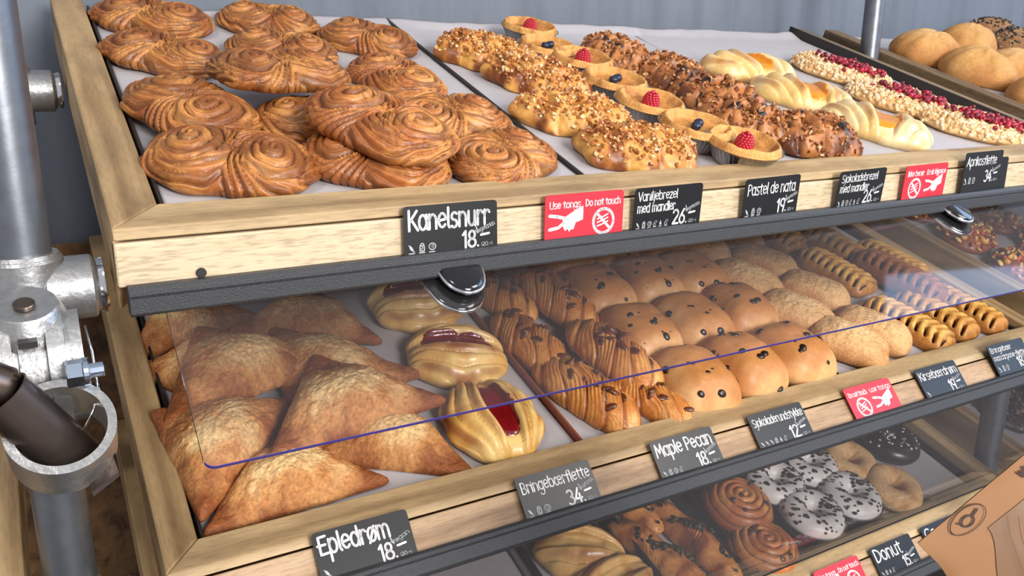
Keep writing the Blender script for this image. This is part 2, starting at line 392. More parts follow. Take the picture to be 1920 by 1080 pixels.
# ------------------------------------------------------------------ trays and paper
def tray(s, u0, u1, v0, v1, label, rim, h=-0.030, rh=0.022, sides=(1, 1, 0.45, 0.45)):
    root = empty('baking_tray', label, 'tray', 'trays on the shelves', loc=on(s, u0, v0, h), rot=({1: T1, 2: T2, 3: T2}[s], 0, 0))
    w_, d_ = u1 - u0, v1 - v0
    b = MB(); b.box((0, 0, -0.001), (w_, d_, 0.001)); b.build('tray_base', M['tray'], root)
    b = MB(); k = 0.0030
    b.box((0, 0, 0.001), (k, d_, rh * sides[0])); b.box((w_ - k, 0, 0.001), (w_, d_, rh * sides[1])); b.box((k, 0, 0.001), (w_ - k, k, rh * sides[2])); b.box((k, d_ - k, 0.001), (w_ - k, d_, rh * sides[3]))
    b.build('tray_rim', rim, root)
    return root
def paper(s, u0, u1, v0, v1, label, h, seed, lift=0.0, amp=0.0012, edge=0.004, back=0.0):
    nu, nv = 90, 80
    u = np.linspace(0, u1 - u0, nu); v = np.linspace(0, v1 - v0, nv); U, Vv = np.meshgrid(u, v)
    r = fbm(U * 9, Vv * 9, seed=seed) * amp + fbm(U * 30, Vv * 30, seed=seed + 3) * amp * 0.35
    vb = Vv / (v1 - v0)
    Vv2 = Vv + sstep(0.9, 1, vb) * fbm(U * 11, U * 0 + 3.3, seed=seed) * edge * 2
    Zz = np.abs(r) + lift * sstep(0.93, 1, vb) * (1 + 0.6 * fbm(U * 9, U * 0, seed=seed + 9)) + back * sstep(0.8, 1, vb)
    P = np.stack([U, Vv2, Zz], -1).reshape(-1, 3); n = len(P)
    P2 = P - np.array([0, 0, 0.0004])
    F = []
    for j in range(nv - 1):
        for i in range(nu - 1):
            k = j * nu + i; F.append([k, k + 1, k + nu + 1, k + nu]); F.append([n + k, n + k + nu, n + k + nu + 1, n + k + 1])
    bd = [i for i in range(nu)] + [j * nu + nu - 1 for j in range(1, nv)] + [(nv - 1) * nu + i for i in range(nu - 2, -1, -1)] + [j * nu for j in range(nv - 2, 0, -1)]
    for i in range(len(bd)):
        a_, c_ = bd[i], bd[(i + 1) % len(bd)]; F.append([a_, n + a_, n + c_, c_])
    o = mesh('baking_paper', np.concatenate([P, P2]), F, M['paper'])
    o.location = on(s, u0, v0, h); o.rotation_euler = ({1: T1, 2: T2, 3: T2}[s], 0, 0)
    return tag(o, label, 'paper')
PH1, PH2, PH3 = -0.012, -0.018, -0.024            # height of the paper in each shelf frame
tray(1, 0.044, 0.484, 0.044, 0.672, 'black tray under the cinnamon swirls on the top shelf', M['tray'], sides=(1.1, 0.45, 0.4, 0.4))
tray(1, 0.490, 0.962, 0.044, 0.672, 'black tray under the almond pretzels and tarts on the top shelf', M['tray'], sides=(1, 0.4, 0.4, 0.4))
tray(1, 0.968, 1.444, 0.044, 0.672, 'black tray under the apricot braids and crumble pastries', M['tray'], rh=0.036, sides=(0.3, 1, 0.3, 0.3))
paper(1, 0.047, 0.4895, 0.05, 0.672, 'baking paper under the cinnamon swirls on the top shelf', PH1 - 0.001, 3, lift=0.006)
paper(1, 0.4935, 1.000, 0.05, 0.664, 'baking paper under the almond pretzels and berry tarts', PH1 - 0.001, 5, lift=0.008, edge=0.010)
paper(1, 0.980, 1.440, 0.05, 0.664, 'baking paper under the apricot braids beside the dark right rail', PH1 - 0.0005, 8, lift=0.008, edge=0.010)
tray(2, 0.038, 0.478, 0.038, 0.66, 'tray under the apple turnovers and raspberry braids on the middle shelf', M['tray'], h=-0.034, sides=(1.3, 0.4, 0.5, 0.4))
tray(2, 0.484, 0.954, 0.038, 0.66, 'terracotta coloured tray under the pecan twists and chocolate chip buns', M['copper'], h=-0.034, rh=0.026, sides=(1, 0.4, 0.4, 0.4))
tray(2, 0.958, 1.428, 0.038, 0.66, 'tray under the sugared pillows and lattice slices on the middle shelf', M['tray'], h=-0.034)
paper(2, 0.042, 0.4825, 0.044, 0.65, 'baking paper under the turnovers and raspberry braids', PH2 - 0.001, 11)
paper(2, 0.490, 0.950, 0.044, 0.65, 'baking paper under the pecan twists and chocolate chip buns', PH2 - 0.001, 12)
paper(2, 0.964, 1.424, 0.044, 0.65, 'baking paper under the sugared pillows and lattice slices', PH2 - 0.001, 13)

# ------------------------------------------------------------------ clear flaps
def flap(name, label, p0, p1, x0, x1, clips, th=0.003, edge='flap_edge', sheet='flap'):
    """p0, p1: (y, z) of the hinge line and of the free edge"""
    root = empty(name, label, 'flap', loc=(0, p0[0], Z0 + p0[1]))
    d = np.array([p1[0] - p0[0], p1[1] - p0[1]]); L_ = np.linalg.norm(d); d /= L_; n = np.array([d[1], -d[0]])
    if n[0] > 0: n = -n
    r = 0.008
    pts = [(x0, 0.0), (x0, L_ - r)] + [(x0 + r - r * math.cos(t), L_ - r + r * math.sin(t)) for t in np.linspace(0, PI / 2, 7)[1:]] + [(x1, L_), (x1, 0.0)]
    def P(x, s_, q): return (x, d[0] * s_ + n[0] * q, d[1] * s_ + n[1] * q)
    m_ = len(pts)
    mesh('panel', [P(x, s_, th * 0.5) for x, s_ in pts], [list(range(m_))], M[sheet], root, smooth=False)
    # polished cut edge with thickness
    b = MB()
    prof = pts[1:-1]
    rings = [[P(x, s_, 0.0), P(x, s_, th), P(x + (0.0005 if i < 7 else 0), s_ - (0.0005 if i > 1 else 0), th), P(x + (0.0005 if i < 7 else 0), s_ - (0.0005 if i > 1 else 0), 0.0)] for i, (x, s_) in enumerate(prof)]
    b.loft(rings[1:]); b.build('cut_edge', M[edge], root)
    b = MB(); b.loft([[P(x0, 0.0, 0), P(x0, 0, th), P(x0 + 0.0004, 0, th), P(x0 + 0.0004, 0, 0)], [P(x0, L_ - r, 0), P(x0, L_ - r, th), P(x0 + 0.0004, L_ - r, th), P(x0 + 0.0004, L_ - r, 0)]])
    b.build('side_edge', M['flap'], root)
    for cx in clips:
        # two stacked rounded tongues, black with a polished lower rim, one behind and one in front of the sheet
        for k, (hw, dr, q0, th_) in enumerate(((0.029, 0.047, -0.009, 0.008), (0.023, 0.036, 0.0035, 0.010))):
            t = np.linspace(0, PI, 25); ccx = cx + 0.006 * k
            out = [(ccx + hw, -0.006)] + [(ccx + hw * math.cos(a), dr * math.sin(a) ** 0.8) for a in t] + [(ccx - hw, -0.006)]
            b = MB(); rings = []
            for q, sc in ((0, 0.93), (0.15, 1.0), (0.6, 1.0), (0.85, 0.95), (1.0, 0.82)):
                rings.append([P(ccx + (x - ccx) * sc, s_ * sc if s_ > 0 else s_, q0 + th_ * q) for x, s_ in out])
            b.loft(rings); o = b.build('hinge_clip', M['gloss_black'], root, smooth=True)
            smooth_angle(o, 50)
            b = MB(); b.path([P(x, s_ * 1.01, q0 + th_ * 0.55) for x, s_ in out[1:-1]], 0.0018); b.build('clip_rim', M['chrome'], o, smooth=True)
    return root
flap('clear_flap', 'clear acrylic flap hanging from the top shelf over the middle shelf', (-0.004, -0.070), (-0.140, -0.156), 0.0328, 1.52, (0.295, 1.088))
flap('clear_flap', 'clear acrylic flap closed in front of the donut shelf', (-0.015, -0.385), (0.040, -0.612), 0.03, 1.95, (), edge='black', sheet='flap_painted_haze')
flap('clear_flap', 'clear acrylic flap on the neighbouring shelf at far right', (-0.004, -0.070), (-0.140, -0.156), BAY + 0.0328, 2.3, ())

# ------------------------------------------------------------------ pipe frame at left, rear post at right
pf = empty('pipe_stand', 'galvanised pipe upright with clamp fittings at the left of the shelves', 'pipe stand', loc=(-0.064, 0.05, 0))
b = MB(); b.tube((0, 0, 0), (0, 0, Z0 + 1.5), 0.0215, n=48); smooth_angle(b.build('post', M['galv_pipe'], pf))
b = MB(); b.tube((-0.012, 0.45, 0), (-0.012, 0.45, Z0 + 1.5), 0.0215, n=48); smooth_angle(b.build('rear_post', M['galv_pipe'], pf))
def tee(z, y, nm, rad=0.028):
    b = MB()
    b.tube((0, y, z - 0.040), (0, y, z + 0.030), rad, n=48, inner=0.0205)
    b.tube((0, y, z + 0.027), (0, y, z + 0.033), rad + 0.0015, rad - 0.002, n=48, inner=0.0205)
    b.tube((0.012, y, z), (0.050, y, z), rad - 0.001, n=48)
    smooth_angle(b.build(nm, M['galv'], pf))
    b = MB(); b.tube((0.049, y, z), (0.0585, y, z), rad * 0.80, rad * 0.86, n=40); smooth_angle(b.build('flange', M['chrome'], pf))
tee(Z0 - 0.055, 0.0, 'tee_fitting')
tee(Z0 - 0.368, 0.0, 'tee_fitting')
tee(Z0 + 0.096, 0.42, 'tee_fitting', 0.026)
tee(Z0 - 0.31, 0.42, 'tee_fitting', 0.026)
rp = empty('pipe_stand', 'grey rear pipe upright between the right hand shelf and its neighbour', 'pipe stand', loc=(1.527, 0.49, 0))
b = MB(); b.tube((0, 0, 0), (0, 0, Z0 + 1.5), 0.0195, n=40); smooth_angle(b.build('post', M['galv_pipe'], rp))
rp = empty('pipe_stand', 'grey front pipe upright low between the two donut shelves at right', 'pipe stand', loc=(1.50, 0.10, 0))
b = MB(); b.tube((0, 0, 0), (0, 0, Z0 - 0.40), 0.0215, n=40); smooth_angle(b.build('post', M['galv_pipe'], rp))

# ring tong holder clamped to the pipe
th_ = empty('tong_holder', 'galvanised clamp with a tilted metal ring fixed to the left pipe', 'holder', loc=(-0.0535, -0.055, Z0 - 0.135))
b = MB()
ax = np.array([0.0, -math.sin(math.radians(45)), math.cos(math.radians(45))])
b.tube(-ax * 0.026 + np.array([0, 0, -0.007]), ax * 0.017 + np.array([0, 0, -0.007]), 0.0375, n=64, inner=0.0312)
smooth_angle(b.build('ring', M['galv'], th_), 30)
b = MB()                                                                         # hinged clamp cover: rounded saddle with two ribs
def saddle(x0, x1, rr, z_, a0, a1, t_=0.006):
    rings = []
    for a in np.linspace(a0, a1, 17):
        ca, sa = math.cos(a), math.sin(a)
        rings.append([(x0, 0.072 - rr * ca, z_ + rr * sa), (x0, 0.072 - (rr - t_) * ca, z_ + (rr - t_) * sa),
                      (x1, 0.072 - (rr - t_) * ca, z_ + (rr - t_) * sa), (x1, 0.072 - rr * ca, z_ + rr * sa)])
    return rings
b.loft(saddle(-0.048, 0.022, 0.046, 0.030, -1.1, 1.25))
b.loft(saddle(-0.036, -0.025, 0.054, 0.030, -1.2, 1.0))
b.loft(saddle(-0.002, 0.010, 0.054, 0.030, -1.2, 1.0))
b.loft(saddle(-0.021, -0.006, 0.051, 0.028, -1.25, 0.72))
b.tube((-0.013, 0.062, 0.056), (-0.013, 0.050, 0.084), 0.034, 0.024, n=40)
smooth_angle(b.build('clamp', M['galv'], th_), 35)
b = MB(); b.tube((-0.013, 0.046, 0.083), (-0.013, 0.0445, 0.0866), 0.0075, n=24); smooth_angle(b.build('grub_screw', M['steel'], th_))
b = MB(); b.box((-0.020, 0.0175, 0.058), (-0.0075, 0.030, 0.0625)); b.build('slot', M['black'], th_)
b = MB(); b.tube((0.008, 0.010, 0.036), (0.020, 0.010, 0.036), 0.0105, n=6); b.tube((0.019, 0.010, 0.036), (0.024, 0.010, 0.036), 0.011, n=24)
b.build('nut', M['zinc'], th_)
b = MB(); b.tube((0.022, 0.010, 0.036), (0.034, 0.010, 0.036), 0.0058, n=20); b.build('bolt', M['zinc'], th_)
b = MB(); b.path([(0.026, 0.045, 0.062), (0.028, 0.030, 0.045), (0.028, 0.02, 0.02), (0.024, 0.012, 0.005), (0.015, 0.005, -0.008)], 0.0011); b.build('wire', M['chrome'], th_, smooth=True)

# serving tongs standing in the ring
tg = empty('serving_tongs', 'dark steel serving tongs standing through the ring at left', 'tongs', loc=(-0.0535, -0.055, Z0 - 0.135))
def halfpipe(p0, p1, rad, up, t_=0.0012, arc=1.25, n=22):
    p0 = np.array(p0, float); p1 = np.array(p1, float); d = (p1 - p0) / np.linalg.norm(p1 - p0)
    s_ = np.cross(d, up); s_ /= np.linalg.norm(s_); u_ = np.cross(s_, d)
    def prof(p, r_):
        a = np.linspace(-arc, arc, n)
        o_ = [p + r_ * (math.sin(x) * s_ + math.cos(x) * u_) - r_ * 0.6 * u_ for x in a]
        i_ = [p + (r_ - t_) * (math.sin(x) * s_ + math.cos(x) * u_) - r_ * 0.6 * u_ for x in a[::-1]]
        return np.array(o_ + i_)
    b_ = MB(); b_.loft([prof(p0 + (p1 - p0) * k, rad * (1 + 0.05 * k)) for k in np.linspace(0, 1, 5)]); return b_
def oval_tube(p0, p1, rx, rz, up, t_=0.0012, n=36):
    p0 = np.array(p0, float); p1 = np.array(p1, float); d = (p1 - p0) / np.linalg.norm(p1 - p0)
    s_ = np.cross(d, up); s_ /= np.linalg.norm(s_); u_ = np.cross(s_, d); a = np.linspace(0, 2 * PI, n, endpoint=False)
    ring = lambda p, k: p + (rx - k) * np.cos(a)[:, None] * s_ + (rz - k) * np.sin(a)[:, None] * u_
    b_ = MB(); b_.loft([ring(p0, t_), ring(p0, 0), ring(p1, 0), ring(p1, t_), ring(p0, t_)], cap=False); return b_
smooth_angle(oval_tube((-0.033, -0.012, 0.036), (0.008, 0.004, -0.034), 0.0205, 0.0145, (0.3, -0.8, 0.4)).build('upper_arm', M['steel'], tg), 40)
smooth_angle(halfpipe((-0.085, -0.012, 0.078), (-0.028, 0.004, 0.034), 0.0185, (0.35, -0.75, 0.5)).build('lower_arm', M['steel'], tg), 40)
b = MB(); b.loft([[(0.012, 0.004, -0.036), (0.030, 0.004, -0.024), (0.034, 0.000, -0.030), (0.016, 0.000, -0.042)], [(0.014, -0.014, -0.052), (0.034, -0.014, -0.040), (0.034, -0.016, -0.043), (0.015, -0.016, -0.055)]])
b.build('tip', M['steel'], tg)

# ------------------------------------------------------------------ pastry builders
def poly_R(edges, p=14):
    """rounded convex outline from edge normals (degrees) and distances"""
    def R(th):
        s = 0
        for a, d in edges: s = s + np.maximum(np.cos(th - math.radians(a)), 0) ** p / d ** p
        return s ** (-1.0 / p)
    return R
def ell_R(a, b, n=2.0):
    return lambda th: (np.abs(np.cos(th) / a) ** n + np.abs(np.sin(th) / b) ** n) ** (-1.0 / n)
class Puff:
    """closed dough body over a star shaped outline: R(theta), height f(x, y, rho, th), colour f"""
    def __init__(s, R, zf, cf=None, nt=160, nr=40, pw=3.0, under=0.10, rim=None, hedge=0.0):
        th = np.linspace(0, 2 * PI, nt, endpoint=False); ph = np.linspace(0, PI / 2, nr + 1)[1:]
        rho = np.sin(ph) ** 0.9
        RH, TH = np.meshgrid(rho, th, indexing='ij')
        Rv = R(TH); X = Rv * RH * np.cos(TH); Y = Rv * RH * np.sin(TH)
        dome = np.sqrt(np.clip(1 - RH ** pw, 0, 1))
        Z = np.maximum(zf(X, Y, RH, TH, dome), 0.0); Z[-1] = np.minimum(Z[-1], 0.0008)
        if rim is not None:
            k = 1 + rim(X, Y, RH, TH) * sstep(0.55, 0.95, RH); X = X * k; Y = Y * k
        zc = Z.max() * 0.35
        k = 1 - under * (1 - np.clip(Z / zc, 0, 1)) ** 2 * (RH > 0.6); X2 = X * k; Y2 = Y * k
        z0 = float(zf(np.zeros((1, 1)), np.zeros((1, 1)), np.zeros((1, 1)), np.zeros((1, 1)), np.ones((1, 1)))[0, 0])
        P = np.stack([X2, Y2, Z], -1).reshape(-1, 3)
        s.V = np.concatenate([[[0, 0, z0]], P, [[0, 0, 0.0]]])
        F = [[0, 1 + i, 1 + (i + 1) % nt] for i in range(nt)]
        for k_ in range(nr - 1):
            a, c = 1 + k_ * nt, 1 + (k_ + 1) * nt
            F += [[a + i, c + i, c + (i + 1) % nt, a + (i + 1) % nt] for i in range(nt)]
        e = 1 + (nr - 1) * nt; l_ = len(s.V) - 1
        F += [[l_, e + (i + 1) % nt, e + i] for i in range(nt)]
        s.F = F; s.grid = P.reshape(nr, nt, 3); s.RH = RH; s.nt = nt; s.nr = nr
        if cf is not None:
            c = cf(X, Y, RH, TH, Z).reshape(-1, 3); s.col = np.concatenate([c[:1], c, c[-1:]])
        else: s.col = None
    def build(s, name, mat, parent=None): return mesh(name, s.V, s.F, mat, parent, col=s.col)
    def sample(s, rng, n, sel=None, rmax=0.95):
        """points and normals on the upper surface"""
        pts = []; nor = []; G = s.grid
        tries = 0
        while len(pts) < n and tries < n * 60:
            tries += 1
            rho = math.sqrt(rng.random()) * rmax; k = int(np.argmin(np.abs(s.RH[:, 0] - rho))); j = rng.randrange(s.nt)
            p = G[k, j]
            if sel is not None and not sel(p[0], p[1], rho, rng): continue
            k2 = min(k + 1, s.nr - 1); k1 = max(k - 1, 0)
            t1 = G[k2, j] - G[k1, j]; t2 = G[k, (j + 1) % s.nt] - G[k, j - 1]
            nn = np.cross(t1, t2); l_ = np.linalg.norm(nn)
            if l_ < 1e-12: continue
            pts.append(p); nor.append(nn / l_)
        return pts, nor
_ico = None
def ico_verts():
    t = (1 + 5 ** 0.5) / 2
    V = np.array([(-1, t, 0), (1, t, 0), (-1, -t, 0), (1, -t, 0), (0, -1, t), (0, 1, t), (0, -1, -t), (0, 1, -t), (t, 0, -1), (t, 0, 1), (-t, 0, -1), (-t, 0, 1)], float)
    F = [(0, 11, 5), (0, 5, 1), (0, 1, 7), (0, 7, 10), (0, 10, 11), (1, 5, 9), (5, 11, 4), (11, 10, 2), (10, 7, 6), (7, 1, 8), (3, 9, 4), (3, 4, 2), (3, 2, 6), (3, 6, 8), (3, 8, 9), (4, 9, 5), (2, 4, 11), (6, 2, 10), (8, 6, 7), (9, 8, 1)]
    return V / np.linalg.norm(V[0]), F
ICO = ico_verts()
def ico2():
    V, F = ICO; V = [tuple(v) for v in V]; mid = {}; out = []
    def md(a, b):
        k = (min(a, b), max(a, b))
        if k not in mid:
            p = np.array(V[a]) + np.array(V[b]); V.append(tuple(p / np.linalg.norm(p))); mid[k] = len(V) - 1
        return mid[k]
    for a, b, c in F:
        x, y, z = md(a, b), md(b, c), md(c, a); out += [(a, x, z), (b, y, x), (c, z, y), (x, y, z)]
    return np.array(V), out
ICO2 = ico2()
def rrot(rng):
    q = np.array([rng.gauss(0, 1) for _ in range(4)]); q /= np.linalg.norm(q); a, b_, c, d = q
    return np.array([[1 - 2 * (c * c + d * d), 2 * (b_ * c - a * d), 2 * (b_ * d + a * c)], [2 * (b_ * c + a * d), 1 - 2 * (b_ * b_ + d * d), 2 * (c * d - a * b_)], [2 * (b_ * d - a * c), 2 * (c * d + a * b_), 1 - 2 * (b_ * b_ + c * c)]])
def bits(name, puff, rng, n, size, cols, mat, parent, sel=None, flat=(1, 0.8, 0.6), kind='ico', sink=0.2, rmax=0.95, stuff=True):
    pts, nor = puff.sample(rng, n, sel, rmax); b = MB()
    for p, nn in zip(pts, nor):
        if kind == 'ico': V, F = ICO
        else:
            V = np.array([(x, y, z) for x in (-1, 1) for y in (-1, 1) for z in (-1, 1)], float) * 0.75
            F = [(0, 1, 3, 2), (4, 6, 7, 5), (0, 4, 5, 1), (2, 3, 7, 6), (0, 2, 6, 4), (1, 5, 7, 3)]
        V = V * (1 + np.array([[rng.uniform(-.25, .25) for _ in range(3)] for _ in V]))
        sz = size * rng.uniform(0.6, 1.35)
        V = (V * np.array(flat) * sz) @ rrot(rng).T + p + nn * sz * (0.6 - sink)
        b.add(V, F, lin(cols[rng.randrange(len(cols))]))
    o = mesh(name, np.concatenate(b.V), b.F, mat, parent, col=np.concatenate(b.c), smooth=(kind == 'ico'))
    if stuff: o['kind'] = 'stuff'
    return o
def lump(name, p, nn, sz, mat, parent, rng, flat=(1, 0.8, 0.5), yaw=None):
    """one topping piece lying on the surface"""
    V, F = ICO2
    V = V * (1 + 0.12 * fbm(V[:, 0] * 2 + rng.random() * 9, V[:, 1] * 2, V[:, 2] * 2)[:, None])
    a = rng.uniform(0, PI) if yaw is None else yaw
    Rz = np.array([[math.cos(a), -math.sin(a), 0], [math.sin(a), math.cos(a), 0], [0, 0, 1]])
    z = nn; x = np.cross((0, 1, 0.01), z); x = x / np.linalg.norm(x); y = np.cross(z, x)
    B = np.stack([x, y, z], 1)
    V = (V * np.array(flat) * sz) @ Rz.T @ B.T + p + nn * sz * flat[2] * 0.25
    return mesh(name, V, F, mat, parent)

# --- cinnamon swirl: two spirals joined by a pinched waist
def kanel(seed, dark=0.0, A=0.080, B=0.060):
    rng = random.Random(seed); sd = seed * 13
    c = A * 0.47; sg = 1 if seed % 2 else -1
    def R(th):
        r = ell_R(A, B, 2.5)(th)
        r = r * (1 - 0.05 * np.exp(-((np.abs(np.abs(th % (2 * PI) - PI) - PI / 2)) / 0.28) ** 2))
        return r * (1 + 0.035 * noise(np.cos(th) * 2.2, np.sin(th) * 2.2, 0.5, sd) + 0.02 * np.sin(9 * th + seed))
    def field(x, y):
        wx = 0.0030 * noise(x * 60, y * 60, 1.0, sd); wy = 0.0030 * noise(x * 60, y * 60, 7.0, sd)
        X, Y = x + wx, y + wy
        s = np.where(X > 0, 1.0, -1.0)
        dx, dy = X - s * c, Y - s * 0.006 * sg
        r = np.sqrt((dx * 1.05) ** 2 + (dy * 0.82) ** 2) + 1e-5; t = np.arctan2(dy, dx) * sg
        ph1 = r / 0.0098 * 2 * PI - t                                  # coil
        ph2 = 13 * t + 46 * np.log(r / 0.03)                           # fan of folded layers
        k = sstep(0.026, 0.040, r)
        f = lambda p: np.abs(np.sin(p / 2)) ** 0.55
        h = f(ph1) * (1 - k) + f(ph2) * k
        fine = 0.5 + 0.5 * np.sin(ph1 * 3.1 * (1 - k) + ph2 * 2.3 * k + 3 * noise(x * 90, y * 90, 2.0, sd))
        band = 0.5 + 0.5 * np.sin((ph1 * (1 - k) + ph2 * k) * 0.5 + 1.3 * noise(x * 30, y * 30, 6.0, sd))
        field.band = band
        return h, fine, r, k
    def zf(x, y, rho, th, dome):
        h, fine, r, k = field(x, y)
        waist = np.exp(-(x / 0.016) ** 2) * np.exp(-(y / 0.035) ** 2)
        base = 0.029 + 0.005 * np.exp(-(r / 0.020) ** 2) - 0.005 * waist + 0.003 * noise(x * 25, y * 25, 0.2, sd)
        return dome * (base + 0.0062 * (h - 0.6) + 0.0014 * (fine - 0.5))
    def rim(x, y, rho, th):
        h, fine, r, k = field(x, y); return 0.05 * (h - 0.6)
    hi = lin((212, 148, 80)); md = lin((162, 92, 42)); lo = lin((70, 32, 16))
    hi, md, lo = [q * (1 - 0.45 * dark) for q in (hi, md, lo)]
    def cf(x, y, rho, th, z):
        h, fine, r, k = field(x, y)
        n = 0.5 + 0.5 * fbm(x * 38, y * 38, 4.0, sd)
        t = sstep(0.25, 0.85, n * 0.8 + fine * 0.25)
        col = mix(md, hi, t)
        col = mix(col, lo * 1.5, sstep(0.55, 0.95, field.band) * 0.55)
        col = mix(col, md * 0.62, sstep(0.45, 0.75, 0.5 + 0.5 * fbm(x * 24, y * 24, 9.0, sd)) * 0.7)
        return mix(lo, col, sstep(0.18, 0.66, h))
    return Puff(R, zf, cf, nt=260, nr=64, pw=3.2, under=0.12, rim=rim)
# --- apple turnover: sugared triangle with a thin crimped lip
def turnover(seed, L_=0.107, hgt=0.132, z=0.040):
    sd = seed * 7; al = math.degrees(math.atan2(L_, hgt)); d2 = hgt * 0.62 * math.cos(math.atan2(hgt, L_)) if False else hgt * 0.62 * math.sin(math.radians(90 - al) ) if False else None
    top = hgt * 0.62; d = top * L_ / math.hypot(L_, hgt)
    R = poly_R([(-90, hgt * 0.38), (90 - math.degrees(math.atan2(hgt, L_)) - 0 + 0, d), (90 + math.degrees(math.atan2(hgt, L_)), d)], 15)
    # edge normals of an isosceles triangle
    an = math.degrees(math.atan2(L_, hgt))
    R0 = poly_R([(-90, hgt * 0.38), (an, d), (180 - an, d)], 15)
    def R(th): return R0(th) * (1 + 0.020 * noise(np.cos(th) * 4, np.sin(th) * 4, seed, sd))
    def zf(x, y, rho, th, dome):
        q = np.hypot(x / 0.078, (y + 0.006) / 0.052); pil = (1 - sstep(0.0, 1.12, q)) * sstep(0.98, 0.72, rho)
        n = fbm(x * 30, y * 30, 0.3, sd) * 0.0035 + noise(x * 170, y * 170, 0.1, sd) * 0.0009 + noise(x * 330, y * 330, 0.1, sd) * 0.0009
        return dome * (0.0135 + (z - 0.0135) * pil ** 0.8 + n)
    A_, B_, C_ = lin((228, 190, 134)), lin((194, 134, 78)), lin((136, 72, 34))
    def cf(x, y, rho, th, z_):
        n = fbm(x * 36, y * 36, 2.0, sd)
        q = np.hypot(x / 0.078, (y + 0.006) / 0.052)
        t = 0.75 * q + 0.45 * n + 0.12 * noise(x * 90, y * 90, 3.0, sd)
        c = mix(A_, B_, sstep(0.05, 0.55, t)); c = mix(c, C_, sstep(0.45, 0.92, t) * 0.92)
        g = noise(x * 420, y * 420, 0.7, sd)
        return c * (1 + 0.26 * g)[..., None]
    return Puff(R, zf, cf, nt=300, nr=90, pw=9, under=0.05)
# --- braided raspberry or apricot bun: folded ribs beside a strip of jam
def braid_bun(seed, a, b, H, yj, jam_len, jam_w, pal, pitch=0.0155, yn=2.3, brown=0.6, rk=0.24, cross=False, pwd=2.6):
    sd = seed * 11
    def R(th): return ell_R(a, b, yn)(th) * (1 + 0.03 * np.cos(8 * th + seed) + 0.02 * noise(np.cos(th) * 3, np.sin(th) * 3, 1.0, sd))
    def rib(x, y):
        if cross: x, y = y * a / b, x + 0.35 * y
        t = (y - yj) * (1 + 0.9 * (x / a) ** 2) + 0.004 * noise(x * 22, y * 22, 0.5, sd)
        q = np.abs(t) / pitch - 0.72 + 0.12 * np.sin(x * 30 + seed)
        fr = q - np.floor(q)
        return np.where(q > 0, np.sqrt(np.clip(1 - (2 * fr - 1) ** 2, 0, 1)), 0.0), fr, q
    def zf(x, y, rho, th, dome):
        r, fr, q = rib(x, y)
        tro = np.exp(-((x + 0.35 * y - yj) / jam_w) ** 4) * np.exp(-(y / jam_len) ** 8) if cross else np.exp(-((y - yj) / jam_w) ** 4) * np.exp(-(x / jam_len) ** 8)
        return dome * (H * 0.82 + r * H * rk - tro * H * 0.08 + 0.001 * noise(x * 50, y * 50, 0.2, sd))
    P0, P1, P2 = [lin(q) for q in pal]
    def cf(x, y, rho, th, z):
        r, fr, q = rib(x, y); n = fbm(x * 40, y * 40, 3.0, sd)
        st = (np.floor(q) % 2 == 0) * sstep(0.35, 0.6, fr) * sstep(0.98, 0.75, fr) * (q > 0) * brown
        c = mix(P0, P1, sstep(-0.2, 0.6, n + (rho - 0.5) * 0.6))
        return mix(c, P2, np.clip(st * (0.75 + 0.5 * n) * sstep(1.0, 0.7, np.abs(y / b if cross else x / a) / 0.85), 0, 1))
    body = Puff(R, zf, cf, nt=200, nr=56, pw=pwd, under=0.14)
    def zs(x, y): # body height for laying the jam
        rho = np.clip(np.hypot(x, y) / R(np.arctan2(y, x)), 0, 1); return zf(x, y, rho, np.arctan2(y, x), np.sqrt(np.clip(1 - rho ** pwd, 0, 1)))
    jx, jy = (yj, 0.0) if cross else (0.0, yj)
    def jz(x, y, rho, th, dome): return np.maximum(zs(x + jx, y + jy) - 0.0045 + 0.0085 * dome ** 0.6 + 0.0006 * noise(x * 120, y * 120, 0.4, sd), 0.0)
    jr0 = ell_R(jam_w, jam_len, 2.6) if cross else ell_R(jam_len, jam_w, 3.0)
    jr = lambda th: jr0(th + (0.0 if not cross else -0.3)) * (1 + 0.10 * noise(np.cos(th) * 3, np.sin(th) * 3, 4.0, sd))
    jam = Puff(jr, jz, None, nt=80, nr=20, pw=6, under=0.0)
    jam.V = jam.V + np.array([jx, jy, 0]); zb = jam.V[:, 2].max() * 0.45; jam.V[-1, 2] = zb
    e = 1 + 19 * 80; jam.V[e:e + 80, 2] = np.maximum(zs(jam.V[e:e + 80, 0], jam.V[e:e + 80, 1]) - 0.003, 0.002)
    return body, jam
